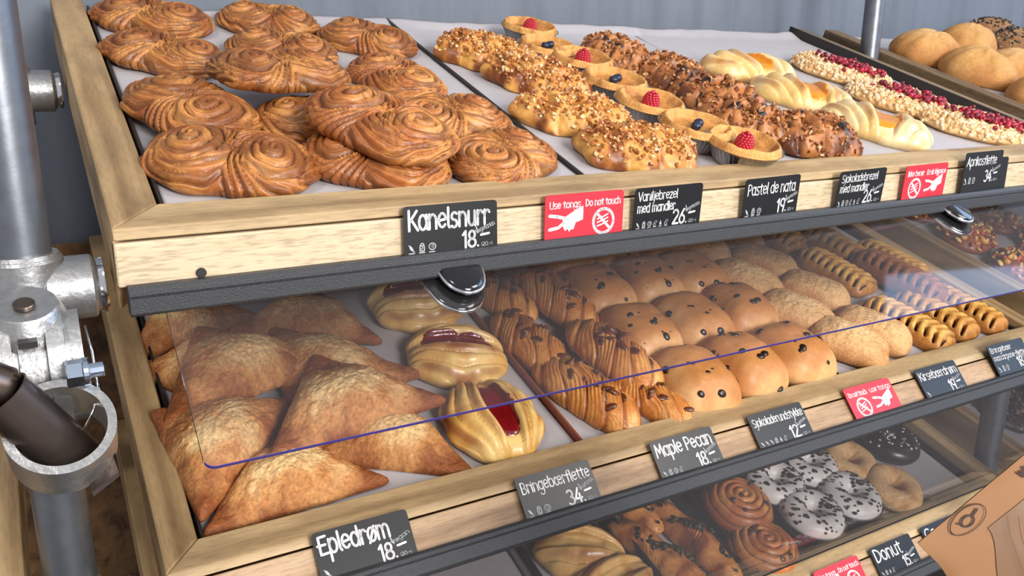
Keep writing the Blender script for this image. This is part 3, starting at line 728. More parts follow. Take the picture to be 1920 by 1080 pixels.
# --- three strand knot for pretzels and twists
def strands(seed, a, b, H, k, amp, wd, pal, pw=2.6, fine=0.0012, n_st=3, dark=None, lob=0.06, flaky=0.0):
    sd = seed * 19
    def R(th): return ell_R(a, b, 2.6)(th) * (1 + lob * np.cos(7 * th + seed * 1.7) + 0.05 * noise(np.cos(th) * 3, np.sin(th) * 3, 1.0, sd))
    def hfield(x, y):
        best = np.full(np.shape(x), -9.0); sec = np.full(np.shape(x), -9.0); idx = np.zeros(np.shape(x))
        for i in range(n_st):
            p = k * x + 2 * PI * i / n_st + seed
            yc = amp * np.sin(p) + 0.004 * noise(x * 25 + 9 * i, y * 25, 0.3, sd)
            zc = 0.35 * np.cos(2 * p)
            d = (y - yc) / wd
            h = zc + np.sqrt(np.clip(1 - d * d, 0, 1)) - 2.0 * np.clip(np.abs(d) - 1, 0, 2)
            sec = np.where(h > best, best, np.maximum(sec, h)); idx = np.where(h > best, i, idx); best = np.maximum(best, h)
        return best, best - sec, idx
    def zf(x, y, rho, th, dome):
        h, g, i = hfield(x, y)
        lam = flaky * np.sin((y * 0.8 + x * 0.9 + 0.01 * noise(x * 40, y * 40, 2.0, sd)) * 1500)
        return dome * (H * (0.58 + 0.34 * np.clip(h, -1.3, 1.35)) + fine * noise(x * 130, y * 130, 0.3, sd) + lam)
    P0, P1, P2 = [lin(q) for q in pal]
    def cf(x, y, rho, th, z):
        h, g, i = hfield(x, y); n = fbm(x * 45, y * 45, 5.0, sd)
        c = mix(P1, P0, sstep(-0.35, 0.45, n)); c = mix(c, P2, sstep(0.05, 0.55, -n + 0.3 * (rho - 0.6)))
        if flaky: c = c * (1 + 0.14 * np.sin((y * 0.8 + x * 0.9 + 0.01 * noise(x * 40, y * 40, 2.0, sd)) * 1500))[..., None]
        if dark is not None: c = mix(c, lin(dark), sstep(0.55, 0.22, g) * sstep(-0.3, 0.0, noise(x * 35, y * 35, 8.0, sd)))
        return c
    return Puff(R, zf, cf, nt=190, nr=56, pw=pw, under=0.12)
# --- simple domed bun
def bun(seed, a, b, H, pal, pw=3.0, yn=2.4, edges=None, nz=0.0015, lump_=0.02, nt=120, nr=34, fine=0.0, ep=12):
    sd = seed * 23
    R0 = poly_R(edges, ep) if edges else ell_R(a, b, yn)
    def R(th): return R0(th) * (1 + lump_ * noise(np.cos(th) * 2.5, np.sin(th) * 2.5, 2.0, sd))
    def zf(x, y, rho, th, dome): return dome * (H + nz * 2 * fbm(x * 26, y * 26, 1.0, sd) + fine * (noise(x * 190, y * 190, 0.2, sd) + 0.7 * noise(x * 380, y * 380, 0.2, sd)))
    P0, P1, P2 = [lin(q) for q in pal]
    def cf(x, y, rho, th, z):
        n = fbm(x * 22, y * 22, 6.0, sd); t = rho + 0.45 * n
        c = mix(P0, P1, sstep(0.0, 0.6, t)); c = mix(c, P2, sstep(0.70, 1.05, t))
        return c * (1 + (0.14 if fine else 0.03) * noise(x * 400, y * 400, 0.5, sd))[..., None]
    return Puff(R, zf, cf, nt=nt, nr=nr, pw=pw, under=0.12)
# --- lattice slice: filled pastry with paired slanted slits
def lattice(seed, a, b, H, pal, n=9, skew=0.35):
    sd = seed * 29
    def R(th): return ell_R(a, b, 5.0)(th) * (1 + 0.015 * noise(np.cos(th) * 4, np.sin(th) * 4, 2.0, sd))
    def slit(x, y):
        p = 2 * a * 0.90 / n
        q = (x - skew * np.abs(y) + 0.0008 * noise(x * 60, y * 60, 0.5, sd)) / p; f = np.abs(q - np.round(q)) * p
        ay = np.abs(y)
        m_ = sstep(0.0034, 0.0016, f) * sstep(b * 0.20, b * 0.32, ay) * sstep(b * 0.86, b * 0.74, ay) * (np.abs(x) < a * 0.90)
        pu = 1 - np.clip(f / (p * 0.5), 0, 1)
        return m_, pu
    def zf(x, y, rho, th, dome):
        m_, pu = slit(x, y); return dome * (H * (0.86 + 0.14 * np.cos(y / b * 1.4)) + 0.0030 * (1 - pu) + 0.0008 * noise(x * 90, y * 90, 0.2, sd) - m_ * 0.013)
    P0, P1, P2 = [lin(q) for q in pal]; dk = lin((70, 32, 26))
    def cf(x, y, rho, th, z):
        m_, pu = slit(x, y); n_ = fbm(x * 50, y * 50, 5.0, sd)
        c = mix(P1, P0, sstep(-0.3, 0.4, n_)); c = mix(c, P2, sstep(0.75, 1.0, rho + 0.2 * n_) * 0.8)
        c = mix(c, P2, sstep(0.35, 0.9, pu) * 0.35)
        return mix(c, dk, m_)
    return Puff(R, zf, cf, nt=300, nr=64, pw=7, under=0.06)
def torus(R_, r_, rz, nu=64, nv=28, cf=None, amp=0.0015, seed=0, v0=0.0, v1=2 * PI, grow=0.0):
    u = np.linspace(0, 2 * PI, nu, endpoint=False); closed = abs(v1 - v0 - 2 * PI) < 1e-6
    v = np.linspace(v0, v1, nv, endpoint=not closed)
    U, Vv = np.meshgrid(u, v, indexing='ij')
    k = 1 + amp / r_ * fbm(np.cos(U) * 2 + np.cos(Vv), np.sin(U) * 2, np.sin(Vv), seed)
    X = (R_ + (r_ + grow) * k * np.cos(Vv)) * np.cos(U); Y = (R_ + (r_ + grow) * k * np.cos(Vv)) * np.sin(U); Z = rz + (rz + grow) * k * np.sin(Vv)
    P = np.stack([X, Y, Z], -1).reshape(-1, 3); F = []
    nj = nv if closed else nv - 1
    for i in range(nu):
        for j in range(nj):
            a, b_ = i * nv + j, ((i + 1) % nu) * nv + j; c = (j + 1) % nv
            F.append([a, b_, ((i + 1) % nu) * nv + c, i * nv + c])
    return P, F, U, Vv

# ------------------------------------------------------------------ prototypes
PROTO = {}; USED = set()
def place(key, s, u, v, h, yaw, label, cat, group, sc=1.0, tx=0.0, ty=0.0):
    src = PROTO[key]
    if key in USED: o = dup(src)
    else: o = src; USED.add(key)
    put(o, shelf_mat(s, u, v, h, yaw, tx, ty), sc)
    return tag(o, label, cat, group)

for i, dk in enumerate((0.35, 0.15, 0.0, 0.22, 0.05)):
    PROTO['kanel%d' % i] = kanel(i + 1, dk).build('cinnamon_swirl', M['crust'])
for i in range(3):
    PROTO['eple%d' % i] = turnover(i + 1).build('apple_turnover', M['sugar'])
def rasp(seed):
    body, jam = braid_bun(seed, 0.072, 0.064, 0.044, 0.005, 0.050, 0.0165, ((238, 200, 126), (220, 166, 86), (150, 80, 34)), pitch=0.0185, brown=0.95, rk=0.28)
    o = body.build('raspberry_braid', M['glaze']); jam.build('jam', M['jam'], o); return o
for i in range(3): PROTO['rasp%d' % i] = rasp(i + 2)
def apri(seed):
    body, jam = braid_bun(seed, 0.084, 0.050, 0.032, 0.008, 0.036, 0.020, ((240, 214, 160), (228, 188, 116), (168, 100, 46)), pitch=0.026, brown=0.8, rk=0.36, cross=True, pwd=3.2)
    o = body.build('apricot_braid', M['glaze']); jam.build('jam', M['apricot'], o); return o
for i in range(3): PROTO['apri%d' % i] = apri(i + 7)
def almond_pretzel(seed):
    rng = random.Random(seed)
    p = strands(seed, 0.084, 0.056, 0.042, 58, 0.026, 0.024, ((220, 164, 84), (184, 116, 52), (118, 62, 28)))
    o = p.build('almond_pretzel', M['crust'])
    bits('almond_nibs', p, rng, 520, 0.0027, ((214, 160, 98), (186, 124, 66), (228, 188, 134), (150, 86, 42), (172, 108, 54)), M['nib'], o, sel=lambda x, y, r, g: r < 0.9 and (abs(y) < 0.040 or g.random() < 0.3), kind='box')
    return o
for i in range(3): PROTO['vani%d' % i] = almond_pretzel(i + 3)
def choc_pretzel(seed):
    rng = random.Random(seed)
    p = strands(seed, 0.068, 0.056, 0.044, 62, 0.030, 0.019, ((182, 118, 66), (146, 86, 44), (92, 48, 26)), dark=(38, 22, 18))
    o = p.build('chocolate_pretzel', M['crust'])
    bits('almond_nibs', p, rng, 260, 0.0028, ((180, 120, 68), (152, 94, 50), (204, 152, 100), (124, 70, 36), (146, 86, 44)), M['nib'], o, kind='box', flat=(1.2, 0.9, 0.45))
    return o
for i in range(3): PROTO['choc%d' % i] = choc_pretzel(i + 5)
def crumble(seed):
    rng = random.Random(seed)
    p = bun(seed, 0.082, 0.060, 0.019, ((238, 206, 158), (226, 184, 128), (206, 158, 100)), pw=7.0, nz=0.002)
    o = p.build('crumble_pastry', M['crumb'])
    bits('crumble_topping', p, rng, 900, 0.0034, ((232, 200, 156), (222, 184, 136), (238, 212, 176), (208, 164, 114)), M['crumb'], o, sel=lambda x, y, r, g: True, flat=(1.2, 0.9, 0.7), sink=0.5, rmax=0.985)
    bits('berry_crumbs', p, rng, 150, 0.0037, ((150, 20, 44), (178, 34, 60), (110, 14, 30)), M['nib'], o, sel=lambda x, y, r, g: ((x - 0.012) * 0.6) ** 2 + (y + 0.004 + 0.15 * x) ** 2 * 1.7 + 0.0004 * math.sin(x * 300 + y * 170) < 0.0009 and r < 0.8 or g.random() < 0.012, flat=(1, 0.9, 0.8), sink=-0.8)
    return o
for i in range(2): PROTO['crum%d' % i] = crumble(i + 4)

def lathe(prof, n=48, flute=0, famp=0.0):
    t = np.linspace(0, 2 * PI, n, endpoint=False); V = []
    for r, z, *fl in prof:
        k = 1 + (fl[0] if fl else 0) * famp * np.cos(flute * t)
        V.append(np.stack([r * k * np.cos(t), r * k * np.sin(t), np.full(n, z)], -1))
    b = MB(); b.loft(V); return b
def custard_tart(kind, seed):
    rng = random.Random(seed)
    o = bpy.data.objects.new('custard_tart', None); C.objects.link(o); o.empty_display_size = 0.02
    b = lathe([(0.033, 0.0, 1), (0.0335, 0.001, 1), (0.0470, 0.0222, 1), (0.0495, 0.0230, 0.3), (0.0500, 0.0236, 0), (0.0470, 0.0230, 0), (0.040, 0.014, 0)], 192, 48, 0.016)
    smooth_angle(b.build('foil_cup', M['foil'], o), 60)
    sd = seed * 31
    A_, B_, C_ = lin((216, 158, 88)), lin((196, 132, 64)), lin((150, 88, 40))
    def zf(x, y, rho, th, dome):
        rim_ = np.exp(-((rho - 0.88) / 0.11) ** 2) * (1 + 0.10 * noise(np.cos(th) * 3, np.sin(th) * 3, 1.0, sd))
        return dome * 0.001 + (1 - sstep(0.95, 1.0, rho)) * (0.0200 + 0.0105 * rim_ + 0.0012 * fbm(x * 90, y * 90, 0.2, sd)) + sstep(0.95, 1.0, rho) * 0.0215
    def cf(x, y, rho, th, z):
        n = fbm(x * 60, y * 60, 1.0, sd); c = mix(B_, A_, sstep(0.55, 0.85, rho + 0.2 * n)); c = mix(c, C_, sstep(0.05, 0.55, n) * 0.75); return c * (1 + 0.12 * noise(x * 300, y * 300, 0.4, sd))[..., None]
    def Rr(th): return 0.0478 * (1 + 0.008 * np.cos(9 * th))
    p = Puff(Rr, zf, cf, nt=110, nr=46, pw=60, under=0.0)
    p.V[-1, 2] = 0.012; e = 1 + 45 * 110; p.V[e:e + 110, 2] = 0.0225
    p.build('tart_shell', M['sugar'], o)
    if kind == 'rasp':
        b = MB()
        for k in range(7):
            zz = k / 6; rr = 0.0098 * math.sqrt(max(0.02, 1 - zz ** 2.2)); n_ = max(1, int(2 * PI * rr / 0.0040))
            for j in range(n_):
                a = 2 * PI * (j + 0.5 * (k % 2)) / n_
                V = ICO2[0] * 0.0027 + np.array([rr * math.cos(a), rr * math.sin(a), 0.0205 + 0.017 * zz]); b.add(V, ICO2[1])
        b.build('raspberry', M['raspberry'], o, smooth=True)
    else:
        for sx in (-1, 1):
            V = ICO2[0] * np.array([0.0068, 0.0068, 0.0062]); top = V[:, 2] > 0.0052; V[top, 2] -= 0.0016
            b = MB(); b.add(V + np.array([sx * 0.0072, 0.001 * sx, 0.0262]), ICO2[1]); b.build('blueberry', M['blueberry'], o, smooth=True)
    return o
PROTO['tartr'] = custard_tart('rasp', 3); PROTO['tartb'] = custard_tart('blue', 4)

def pecan_braid(seed):
    rng = random.Random(seed)
    sd = seed * 5; a, b, H = 0.083, 0.037, 0.042
    def R(th): return ell_R(a, b, 2.8)(th) * (1 + 0.02 * noise(np.cos(th) * 3, np.sin(th) * 3, 1.0, sd))
    def field(x, y):
        q = x / 0.036 + 1.25 * y / 0.037 + 0.35 * noise(x * 30, y * 30, 0.4, sd) + seed * 0.37
        f = q - np.floor(q); ridge = np.clip(f / 0.78, 0, 1) ** 0.5 * sstep(1.0, 0.80, f)           # overlapping folds
        lam = np.sin((q * 5.0 + 0.5 * noise(x * 60, y * 60, 1.4, sd)) * 2 * PI)
        return f, ridge, lam
    def zf(x, y, rho, th, dome):
        f, r, lam = field(x, y); return dome * (H * (0.80 + 0.20 * r) + 0.0007 * lam + 0.0015 * noise(x * 60, y * 60, 0.4, sd))
    def rim(x, y, rho, th): return 0.07 * (field(x, y)[1] - 0.6)
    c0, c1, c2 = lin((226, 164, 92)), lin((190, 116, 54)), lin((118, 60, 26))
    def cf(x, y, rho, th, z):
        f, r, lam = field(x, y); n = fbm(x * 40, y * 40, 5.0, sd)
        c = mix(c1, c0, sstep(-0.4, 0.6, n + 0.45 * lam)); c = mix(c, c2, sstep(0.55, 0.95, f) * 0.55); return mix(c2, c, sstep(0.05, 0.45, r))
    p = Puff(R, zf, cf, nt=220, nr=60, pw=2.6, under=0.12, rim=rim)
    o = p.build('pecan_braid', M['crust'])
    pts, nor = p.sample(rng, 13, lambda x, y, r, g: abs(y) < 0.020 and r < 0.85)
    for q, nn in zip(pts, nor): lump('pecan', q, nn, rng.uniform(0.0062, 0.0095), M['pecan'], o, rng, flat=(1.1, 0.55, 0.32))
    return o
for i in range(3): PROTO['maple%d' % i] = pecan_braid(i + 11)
def chip_bun(seed):
    rng = random.Random(seed)
    p = bun(seed, 0.0545, 0.066, 0.056, ((196, 132, 76), (190, 128, 72), (218, 168, 112)), pw=2.9, yn=3.6, nz=0.002, lump_=0.03)
    o = p.build('chocolate_chip_bun', M['soft'])
    pts, nor = p.sample(rng, 13, lambda x, y, r, g: r > 0.15, rmax=0.97)
    for q, nn in zip(pts, nor): lump('chocolate_chip', q - nn * 0.001, nn, rng.choice((0.0022, 0.003, 0.0042, 0.0058, 0.0070)), M['choc'], o, rng, flat=(1, 0.8, 0.45))
    return o
for i in range(4): PROTO['bun%d' % i] = chip_bun(i + 21)
for i in range(2):
    PROTO['pillow%d' % i] = bun(31 + i, 0.064, 0.048, 0.038, ((236, 196, 142), (220, 172, 116), (184, 124, 72)), pw=3.2, yn=3.4, nz=0.002, nt=200, nr=60, fine=0.0009).build('sugared_pillow', M['sugar'])
PROTO['latt0'] = lattice(41, 0.080, 0.040, 0.030, ((232, 182, 98), (210, 152, 72), (150, 88, 40))).build('lattice_slice', M['crust'])
PROTO['latt1'] = lattice(43, 0.080, 0.040, 0.030, ((182, 116, 70), (156, 92, 54), (112, 62, 36))).build('lattice_slice', M['crust'])
PROTO['latt2'] = lattice(44, 0.080, 0.040, 0.030, ((228, 176, 90), (202, 142, 66), (150, 88, 40)), n=8).build('lattice_slice', M['crust'])
def roll(seed, seeded=False):
    rng = random.Random(seed)
    pal = ((214, 168, 108), (200, 148, 86), (178, 122, 66)) if not seeded else ((170, 130, 90), (150, 108, 70), (120, 84, 52))
    p = bun(seed, 0.082, 0.066, 0.066, pal, pw=2.1, nz=0.004, lump_=0.05)
    o = p.build('seeded_roll' if seeded else 'bread_roll', M['crumb'])
    if seeded: bits('seed_topping', p, rng, 260, 0.0032, ((60, 50, 44), (96, 84, 74), (40, 34, 30), (150, 132, 110)), M['nib'], o, flat=(1.3, 0.7, 0.5))
    return o
PROTO['roll0'] = roll(51); PROTO['roll1'] = roll(52); PROTO['rolls'] = roll(53, True)
def donut(kind):
    o = bpy.data.objects.new('donut', None); C.objects.link(o); o.empty_display_size = 0.02
    P, F, U, Vv = torus(0.0315, 0.0215, 0.0195, amp=0.0012, seed=5)
    if kind == 'plain':
        n = fbm(np.cos(U) * 3, np.sin(U) * 3, np.sin(Vv) * 2, 7)
        col = mix(lin((226, 182, 128)), lin((204, 150, 92)), sstep(-0.4, 0.5, n).ravel().reshape(U.shape)).reshape(-1, 3)
        band = sstep(0.35, 0.0, np.abs(np.sin(Vv) + 0.15)) * (np.cos(Vv) > 0); col = mix(col, lin((236, 204, 156)), band.ravel() * 0.6)
        mesh('dough', P, F, M['crumb'], o, col=col)
    else:
        mesh('dough', P, F, M['cocoa'], o)
        Q, G, U2, V2 = torus(0.0315, 0.0215, 0.0195, amp=0.0012, seed=5, v0=-0.1, v1=PI + 0.1, grow=0.0014)
        mesh('icing', Q, G, M['icing'] if kind == 'cookie' else M['choc'], o)
        rng = random.Random(9); b = MB(); nbits = 110 if kind == 'cookie' else 40
        for k in range(nbits):
            u, v = rng.uniform(0, 2 * PI), rng.uniform(0.25, PI - 0.35)
            n = np.array([math.cos(v) * math.cos(u), math.cos(v) * math.sin(u), math.sin(v)])
            c = np.array([0.0315 * math.cos(u), 0.0315 * math.sin(u), 0.0195]) + n * 0.0232
            V = ICO[0] * (1 + np.array([[rng.uniform(-.3, .3) for _ in range(3)] for _ in range(12)]))
            x = np.cross(n, (0.3, 0.1, 1)); x /= np.linalg.norm(x); y = np.cross(n, x)
            sz = rng.uniform(0.0014, 0.0044) if kind == 'cookie' else 0.0028
            b.add((V * np.array((1, 0.85, 0.35)) * sz) @ np.stack([x, y, n], 1).T + c, ICO[1])
        t = b.build('cookie_crumbs' if kind == 'cookie' else 'white_sprinkles', M['cocoa'] if kind == 'cookie' else M['icing'], o)
        if nbits > 100: t['kind'] = 'stuff'
    return o
PROTO['don_c'] = donut('cookie'); PROTO['don_p'] = donut('plain'); PROTO['don_h'] = donut('choc')
b = lathe([(0.043, 0.0), (0.0555, 0.024), (0.058, 0.0245), (0.058, 0.0250), (0.0550, 0.0245), (0.0425, 0.0006)], 64)
PROTO['cup'] = smooth_angle(b.build('plastic_cup', M['cup']), 50)
def raisin_swirl(seed):
    rng = random.Random(seed)
    def R(th): return 0.062 * (1 + 0.03 * noise(np.cos(th) * 2, np.sin(th) * 2, 1.0, seed))
    def f(x, y):
        r = np.hypot(x, y) + 1e-5; t = np.arctan2(y, x); ph = r / 0.0125 * 2 * PI - t + 0.8 * noise(x * 40, y * 40, 0.5, seed)
        return np.abs(np.sin(ph / 2)) ** 0.6
    def zf(x, y, rho, th, dome): return dome * (0.036 + 0.006 * (f(x, y) - 0.6) + 0.008 * (1 - rho) + 0.001 * noise(x * 80, y * 80, 0.5, seed))
    def cf(x, y, rho, th, z):
        n = fbm(x * 40, y * 40, 2.0, seed); c = mix(lin((190, 112, 56)), lin((218, 148, 80)), sstep(-0.4, 0.4, n)); c = mix(c, lin((150, 78, 40)), sstep(0.7, 1.0, rho)); return mix(lin((112, 54, 28)), c, sstep(0.2, 0.6, f(x, y)))
    p = Puff(R, zf, cf, nt=180, nr=56, pw=4); o = p.build('raisin_swirl', M['crust'])
    pts, nor = p.sample(rng, 6, lambda x, y, r, g: 0.15 < r < 0.75)
    for q, nn in zip(pts, nor): lump('raisin', q - nn * 0.001, nn, 0.006, M['pecan'], o, rng)
    return o
PROTO['raisin0'] = raisin_swirl(61); PROTO['raisin1'] = raisin_swirl(62)
def spinach_twist(seed):
    rng = random.Random(seed)
    p = strands(seed, 0.105, 0.027, 0.040, 34, 0.011, 0.018, ((216, 146, 76), (188, 112, 54), (140, 74, 34)), pw=2.2, lob=0.02, flaky=0.0006, n_st=2)
    o = p.build('spinach_twist', M['crust'])
    bits('spinach_filling', p, rng, 44, 0.005, ((46, 46, 24), (70, 66, 34), (34, 30, 18)), M['nib'], o, sel=lambda x, y, r, g: abs(y - 0.010 * math.sin(34 * x)) < 0.006, flat=(1.4, 0.7, 0.35), stuff=False)
    return o
PROTO['spin0'] = spinach_twist(71); PROTO['spin1'] = spinach_twist(72)
def ribbed(seed):
    body, jam = braid_bun(seed, 0.074, 0.050, 0.052, 0.0, 0.03, 0.008, ((236, 190, 116), (216, 156, 80), (162, 94, 42)), pitch=0.021, yn=2.0, brown=0.7)
    return body.build('golden_croissant', M['glaze'])
PROTO['croi0'] = ribbed(81); PROTO['croi1'] = ribbed(82)
def topped(seed, pal, cols, name, part):
    rng = random.Random(seed); p = bun(seed, 0.080, 0.060, 0.032, pal, pw=3.5, nz=0.006, lump_=0.06)
    o = p.build(name, M['crust']); bits(part, p, rng, 170, 0.007, cols, M['nib'], o, flat=(1.2, 0.8, 0.4)); return o
PROTO['pizza'] = topped(91, ((200, 120, 56), (170, 90, 44), (130, 64, 34)), ((220, 160, 70), (190, 84, 40), (90, 52, 32), (236, 196, 110), (150, 60, 30)), 'cheese_flatbread', 'cheese_topping')
PROTO['cocoa'] = topped(92, ((70, 42, 34), (58, 34, 28), (46, 28, 22)), ((60, 34, 28), (96, 60, 46), (150, 110, 96), (40, 24, 20)), 'chocolate_pastry', 'chocolate_flakes')

# ------------------------------------------------------------------ placing the pastries
P1, P2, P3 = PH1 + 0.0005, PH2 + 0.0005, PH3 + 0.0005
g = 'cinnamon swirls on the top shelf'; N_ = 'dark baked cinnamon swirl pastry '; G_ = 'golden cinnamon swirl pastry '
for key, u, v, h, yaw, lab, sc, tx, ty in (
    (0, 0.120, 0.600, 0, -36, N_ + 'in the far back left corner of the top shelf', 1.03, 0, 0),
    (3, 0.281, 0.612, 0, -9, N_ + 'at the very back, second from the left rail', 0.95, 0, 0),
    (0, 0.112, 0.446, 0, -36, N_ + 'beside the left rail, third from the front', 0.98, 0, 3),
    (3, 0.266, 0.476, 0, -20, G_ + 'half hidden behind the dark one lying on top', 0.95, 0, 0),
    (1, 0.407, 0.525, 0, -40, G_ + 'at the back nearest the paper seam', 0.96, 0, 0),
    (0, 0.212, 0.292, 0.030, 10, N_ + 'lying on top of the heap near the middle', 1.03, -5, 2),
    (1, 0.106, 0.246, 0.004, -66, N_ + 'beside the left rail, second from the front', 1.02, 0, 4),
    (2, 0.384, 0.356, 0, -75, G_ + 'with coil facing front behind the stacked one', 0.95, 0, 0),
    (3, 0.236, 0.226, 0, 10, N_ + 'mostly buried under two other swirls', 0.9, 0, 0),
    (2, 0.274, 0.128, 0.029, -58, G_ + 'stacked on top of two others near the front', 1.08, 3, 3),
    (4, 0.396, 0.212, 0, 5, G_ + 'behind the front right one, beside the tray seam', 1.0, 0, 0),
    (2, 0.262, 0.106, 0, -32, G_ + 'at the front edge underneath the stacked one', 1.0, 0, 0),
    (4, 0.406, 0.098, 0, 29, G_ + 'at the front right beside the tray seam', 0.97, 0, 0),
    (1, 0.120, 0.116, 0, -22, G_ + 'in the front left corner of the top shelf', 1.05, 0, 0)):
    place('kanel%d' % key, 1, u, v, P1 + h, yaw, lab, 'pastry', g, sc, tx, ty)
g = 'almond pretzels on the top shelf'
for i, (u, v, yaw, lab) in enumerate(((0.568, 0.456, -42, 'hindmost'), (0.599, 0.350, -53, 'second from the back'), (0.572, 0.205, -28, 'second from the front'), (0.596, 0.094, -17, 'nearest the front edge'))):
    place('vani%d' % (i % 3), 1, u, v, P1, yaw, 'nut-crusted almond pretzel beside the tray seam, ' + lab, 'pastry', g)
g = 'custard tarts on the top shelf'
for i, (u, v, k, lab) in enumerate(((0.709, 0.566, 'r', 'raspberry topped custard tart in foil, hindmost of the row'), (0.683, 0.462, 'b', 'blueberry topped custard tart in foil, hindmost with blueberries'), (0.709, 0.398, 'r', 'raspberry topped custard tart in foil, third from the back'),
                                    (0.704, 0.301, 'b', 'blueberry topped custard tart in foil, middle of the row'), (0.703, 0.212, 'r', 'raspberry topped custard tart in foil, second raspberry one from the front'),
                                    (0.714, 0.124, 'b', 'blueberry topped custard tart in foil, nearest the front with blueberries'), (0.743, 0.063, 'r', 'raspberry topped custard tart in foil at the front edge'))):
    place('tart' + k, 1, u, v + 0.004, P1, (40 * i + 20) if k == 'r' else 15 + 3 * i, lab, 'tart', g, 1.04 if i > 1 else 1.0)
g = 'chocolate pretzels on the top shelf'
for i, (u, v, h, yaw, lab) in enumerate(((0.808, 0.445, 0, -75, 'hindmost'), (0.850, 0.345, 0, -85, 'second from the back'), (0.866, 0.250, 0, -60, 'in the middle of the row'), (0.830, 0.150, 0, -50, 'second from the front behind the front tart'), (0.900, 0.096, 0.003, -20, 'nearest the front edge'))):
    place('choc%d' % (i % 3), 1, u, v, P1 + h, yaw, 'nutty chocolate pretzel beside the tarts, ' + lab, 'pastry', g, 1.06)
g = 'apricot braids on the top shelf'
for i, (u, v, yaw, lab) in enumerate(((1.060, 0.395, -20, 'hindmost'), (1.059, 0.262, -46, 'middle'), (1.086, 0.130, -64, 'frontmost'))):
    place('apri%d' % i, 1, u, v, P1, yaw, 'pale apricot jam braid on the top shelf, %s of three' % lab, 'pastry', g, 1.08)
g = 'berry crumble pastries on the top shelf'
for i, (u, v, yaw, lab) in enumerate(((1.302, 0.395, -60, 'hindmost'), (1.285, 0.243, -52, 'middle'), (1.328, 0.125, -40, 'frontmost'))):
    place('crum%d' % (i % 2), 1, u, v, P1, yaw, 'crumble pastry with red berries beside the dark rail, %s of three' % lab, 'pastry', g, 1.16)
g = 'bread rolls on the neighbouring shelf'
for k, u, v, h, yaw, lab in (('roll0', 1.690, 0.500, 0, -30, 'floury bread roll nearest the grey post'), ('roll1', 1.946, 0.572, 0.0, 10, 'floury bread roll at the back beside the seeded rolls'), ('roll1', 1.700, 0.372, 0, -60, 'floury bread roll in the middle of the heap'),
                             ('rolls', 2.146, 0.641, 0.0, 0, 'seed covered roll at the back of the roll heap'), ('roll0', 1.830, 0.372, 0, -40, 'pale bread roll at the right edge of the picture'), ('roll1', 1.700, 0.225, -0.004, 20, 'darker bread roll lowest at the right edge of the picture'), ('rolls', 2.106, 0.545, 0.0, 30, 'seed covered roll at the right edge of the picture')):
    place(k, 1, u, v, P1 + h, yaw, lab, 'bread roll', g)
g = 'apple turnovers on the middle shelf'; T_ = 'sugared apple turnover '
for k, u, v, h, yaw, lab, sc, tx, ty in (
    (1, 0.095, 0.425, 0.0, 14, T_ + 'at the back left under the black shelf edge', 1.0, 0, 0),
    (0, 0.249, 0.385, 0.006, -22, T_ + 'at the back beside the raspberry braids', 1.02, 0, 0),
    (2, 0.082, 0.320, 0.0, 75, T_ + 'lowest beside the left rail, mostly covered', 0.9, 0, 0),
    (2, 0.122, 0.282, 0.022, 18, T_ + 'with pale top in the middle of the left heap', 1.16, 4, 3),
    (1, 0.230, 0.262, 0.006, 135, T_ + 'half hidden behind the large stacked one', 1.15, 0, 0),
    (0, 0.224, 0.172, 0.030, 7, T_ + 'stacked on top, largest and pointing at the braids', 1.12, 5, -2),
    (1, 0.080, 0.172, 0.010, 46, T_ + 'leaning in the front left corner against the left rail', 1.08, 3, 3),
    (0, 0.138, 0.098, 0.000, 2, T_ + 'lying flat at the front wooden edge', 1.0, 0, -2),
    (2, 0.266, 0.124, 0.000, -28, T_ + 'at the front beside the front raspberry braid', 1.05, 0, 0)):
    place('eple%d' % k, 2, u, v, P2 + h, yaw, lab, 'pastry', g, sc, tx, ty)
g = 'raspberry braids on the middle shelf'
for i, (u, v, yaw, lab) in enumerate(((0.405, 0.376, -6, 'hindmost under the black clip'), (0.408, 0.240, -18, 'middle, jam strip lying crosswise'), (0.392, 0.106, -94, 'frontmost, jam strip pointing forward'))):
    place('rasp%d' % i, 2, u, v, P2, yaw, 'yellow raspberry jam braid, ' + lab, 'pastry', g, 1.0)
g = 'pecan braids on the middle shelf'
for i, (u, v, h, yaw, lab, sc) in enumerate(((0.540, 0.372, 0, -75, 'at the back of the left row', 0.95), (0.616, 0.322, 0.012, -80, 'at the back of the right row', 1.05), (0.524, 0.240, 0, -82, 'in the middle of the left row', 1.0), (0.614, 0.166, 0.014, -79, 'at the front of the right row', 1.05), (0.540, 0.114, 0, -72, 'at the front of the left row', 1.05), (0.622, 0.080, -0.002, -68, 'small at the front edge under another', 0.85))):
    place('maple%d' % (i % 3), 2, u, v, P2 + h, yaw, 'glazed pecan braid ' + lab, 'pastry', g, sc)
g = 'chocolate chip buns on the middle shelf'
rows = ('front row', 'second row', 'third row', 'back row'); cols = ('left column beside the pecan braids', 'middle column', 'right column beside the sugared pillows')
k = 0
for ci, (u0, vs) in enumerate(((0.700, (0.088, 0.208, 0.328, 0.450)), (0.804, (0.095, 0.213, 0.336, 0.458)), (0.904, (0.096, 0.218, 0.334, 0.455)))):
    for ri, v in enumerate(vs):
        k += 1; yaws = (3, -4, 2, 5, -3, 4)
        place('bun%d' % ((k * 3 + ci) % 4), 2, u0 + 0.003 * math.sin(k * 2.1), v, P2, yaws[k % 6] - 4, 'chocolate chip bun, %s of the %s' % (rows[ri], cols[ci]), 'bun', g, 1.0)
g = 'sugared pillows on the middle shelf'
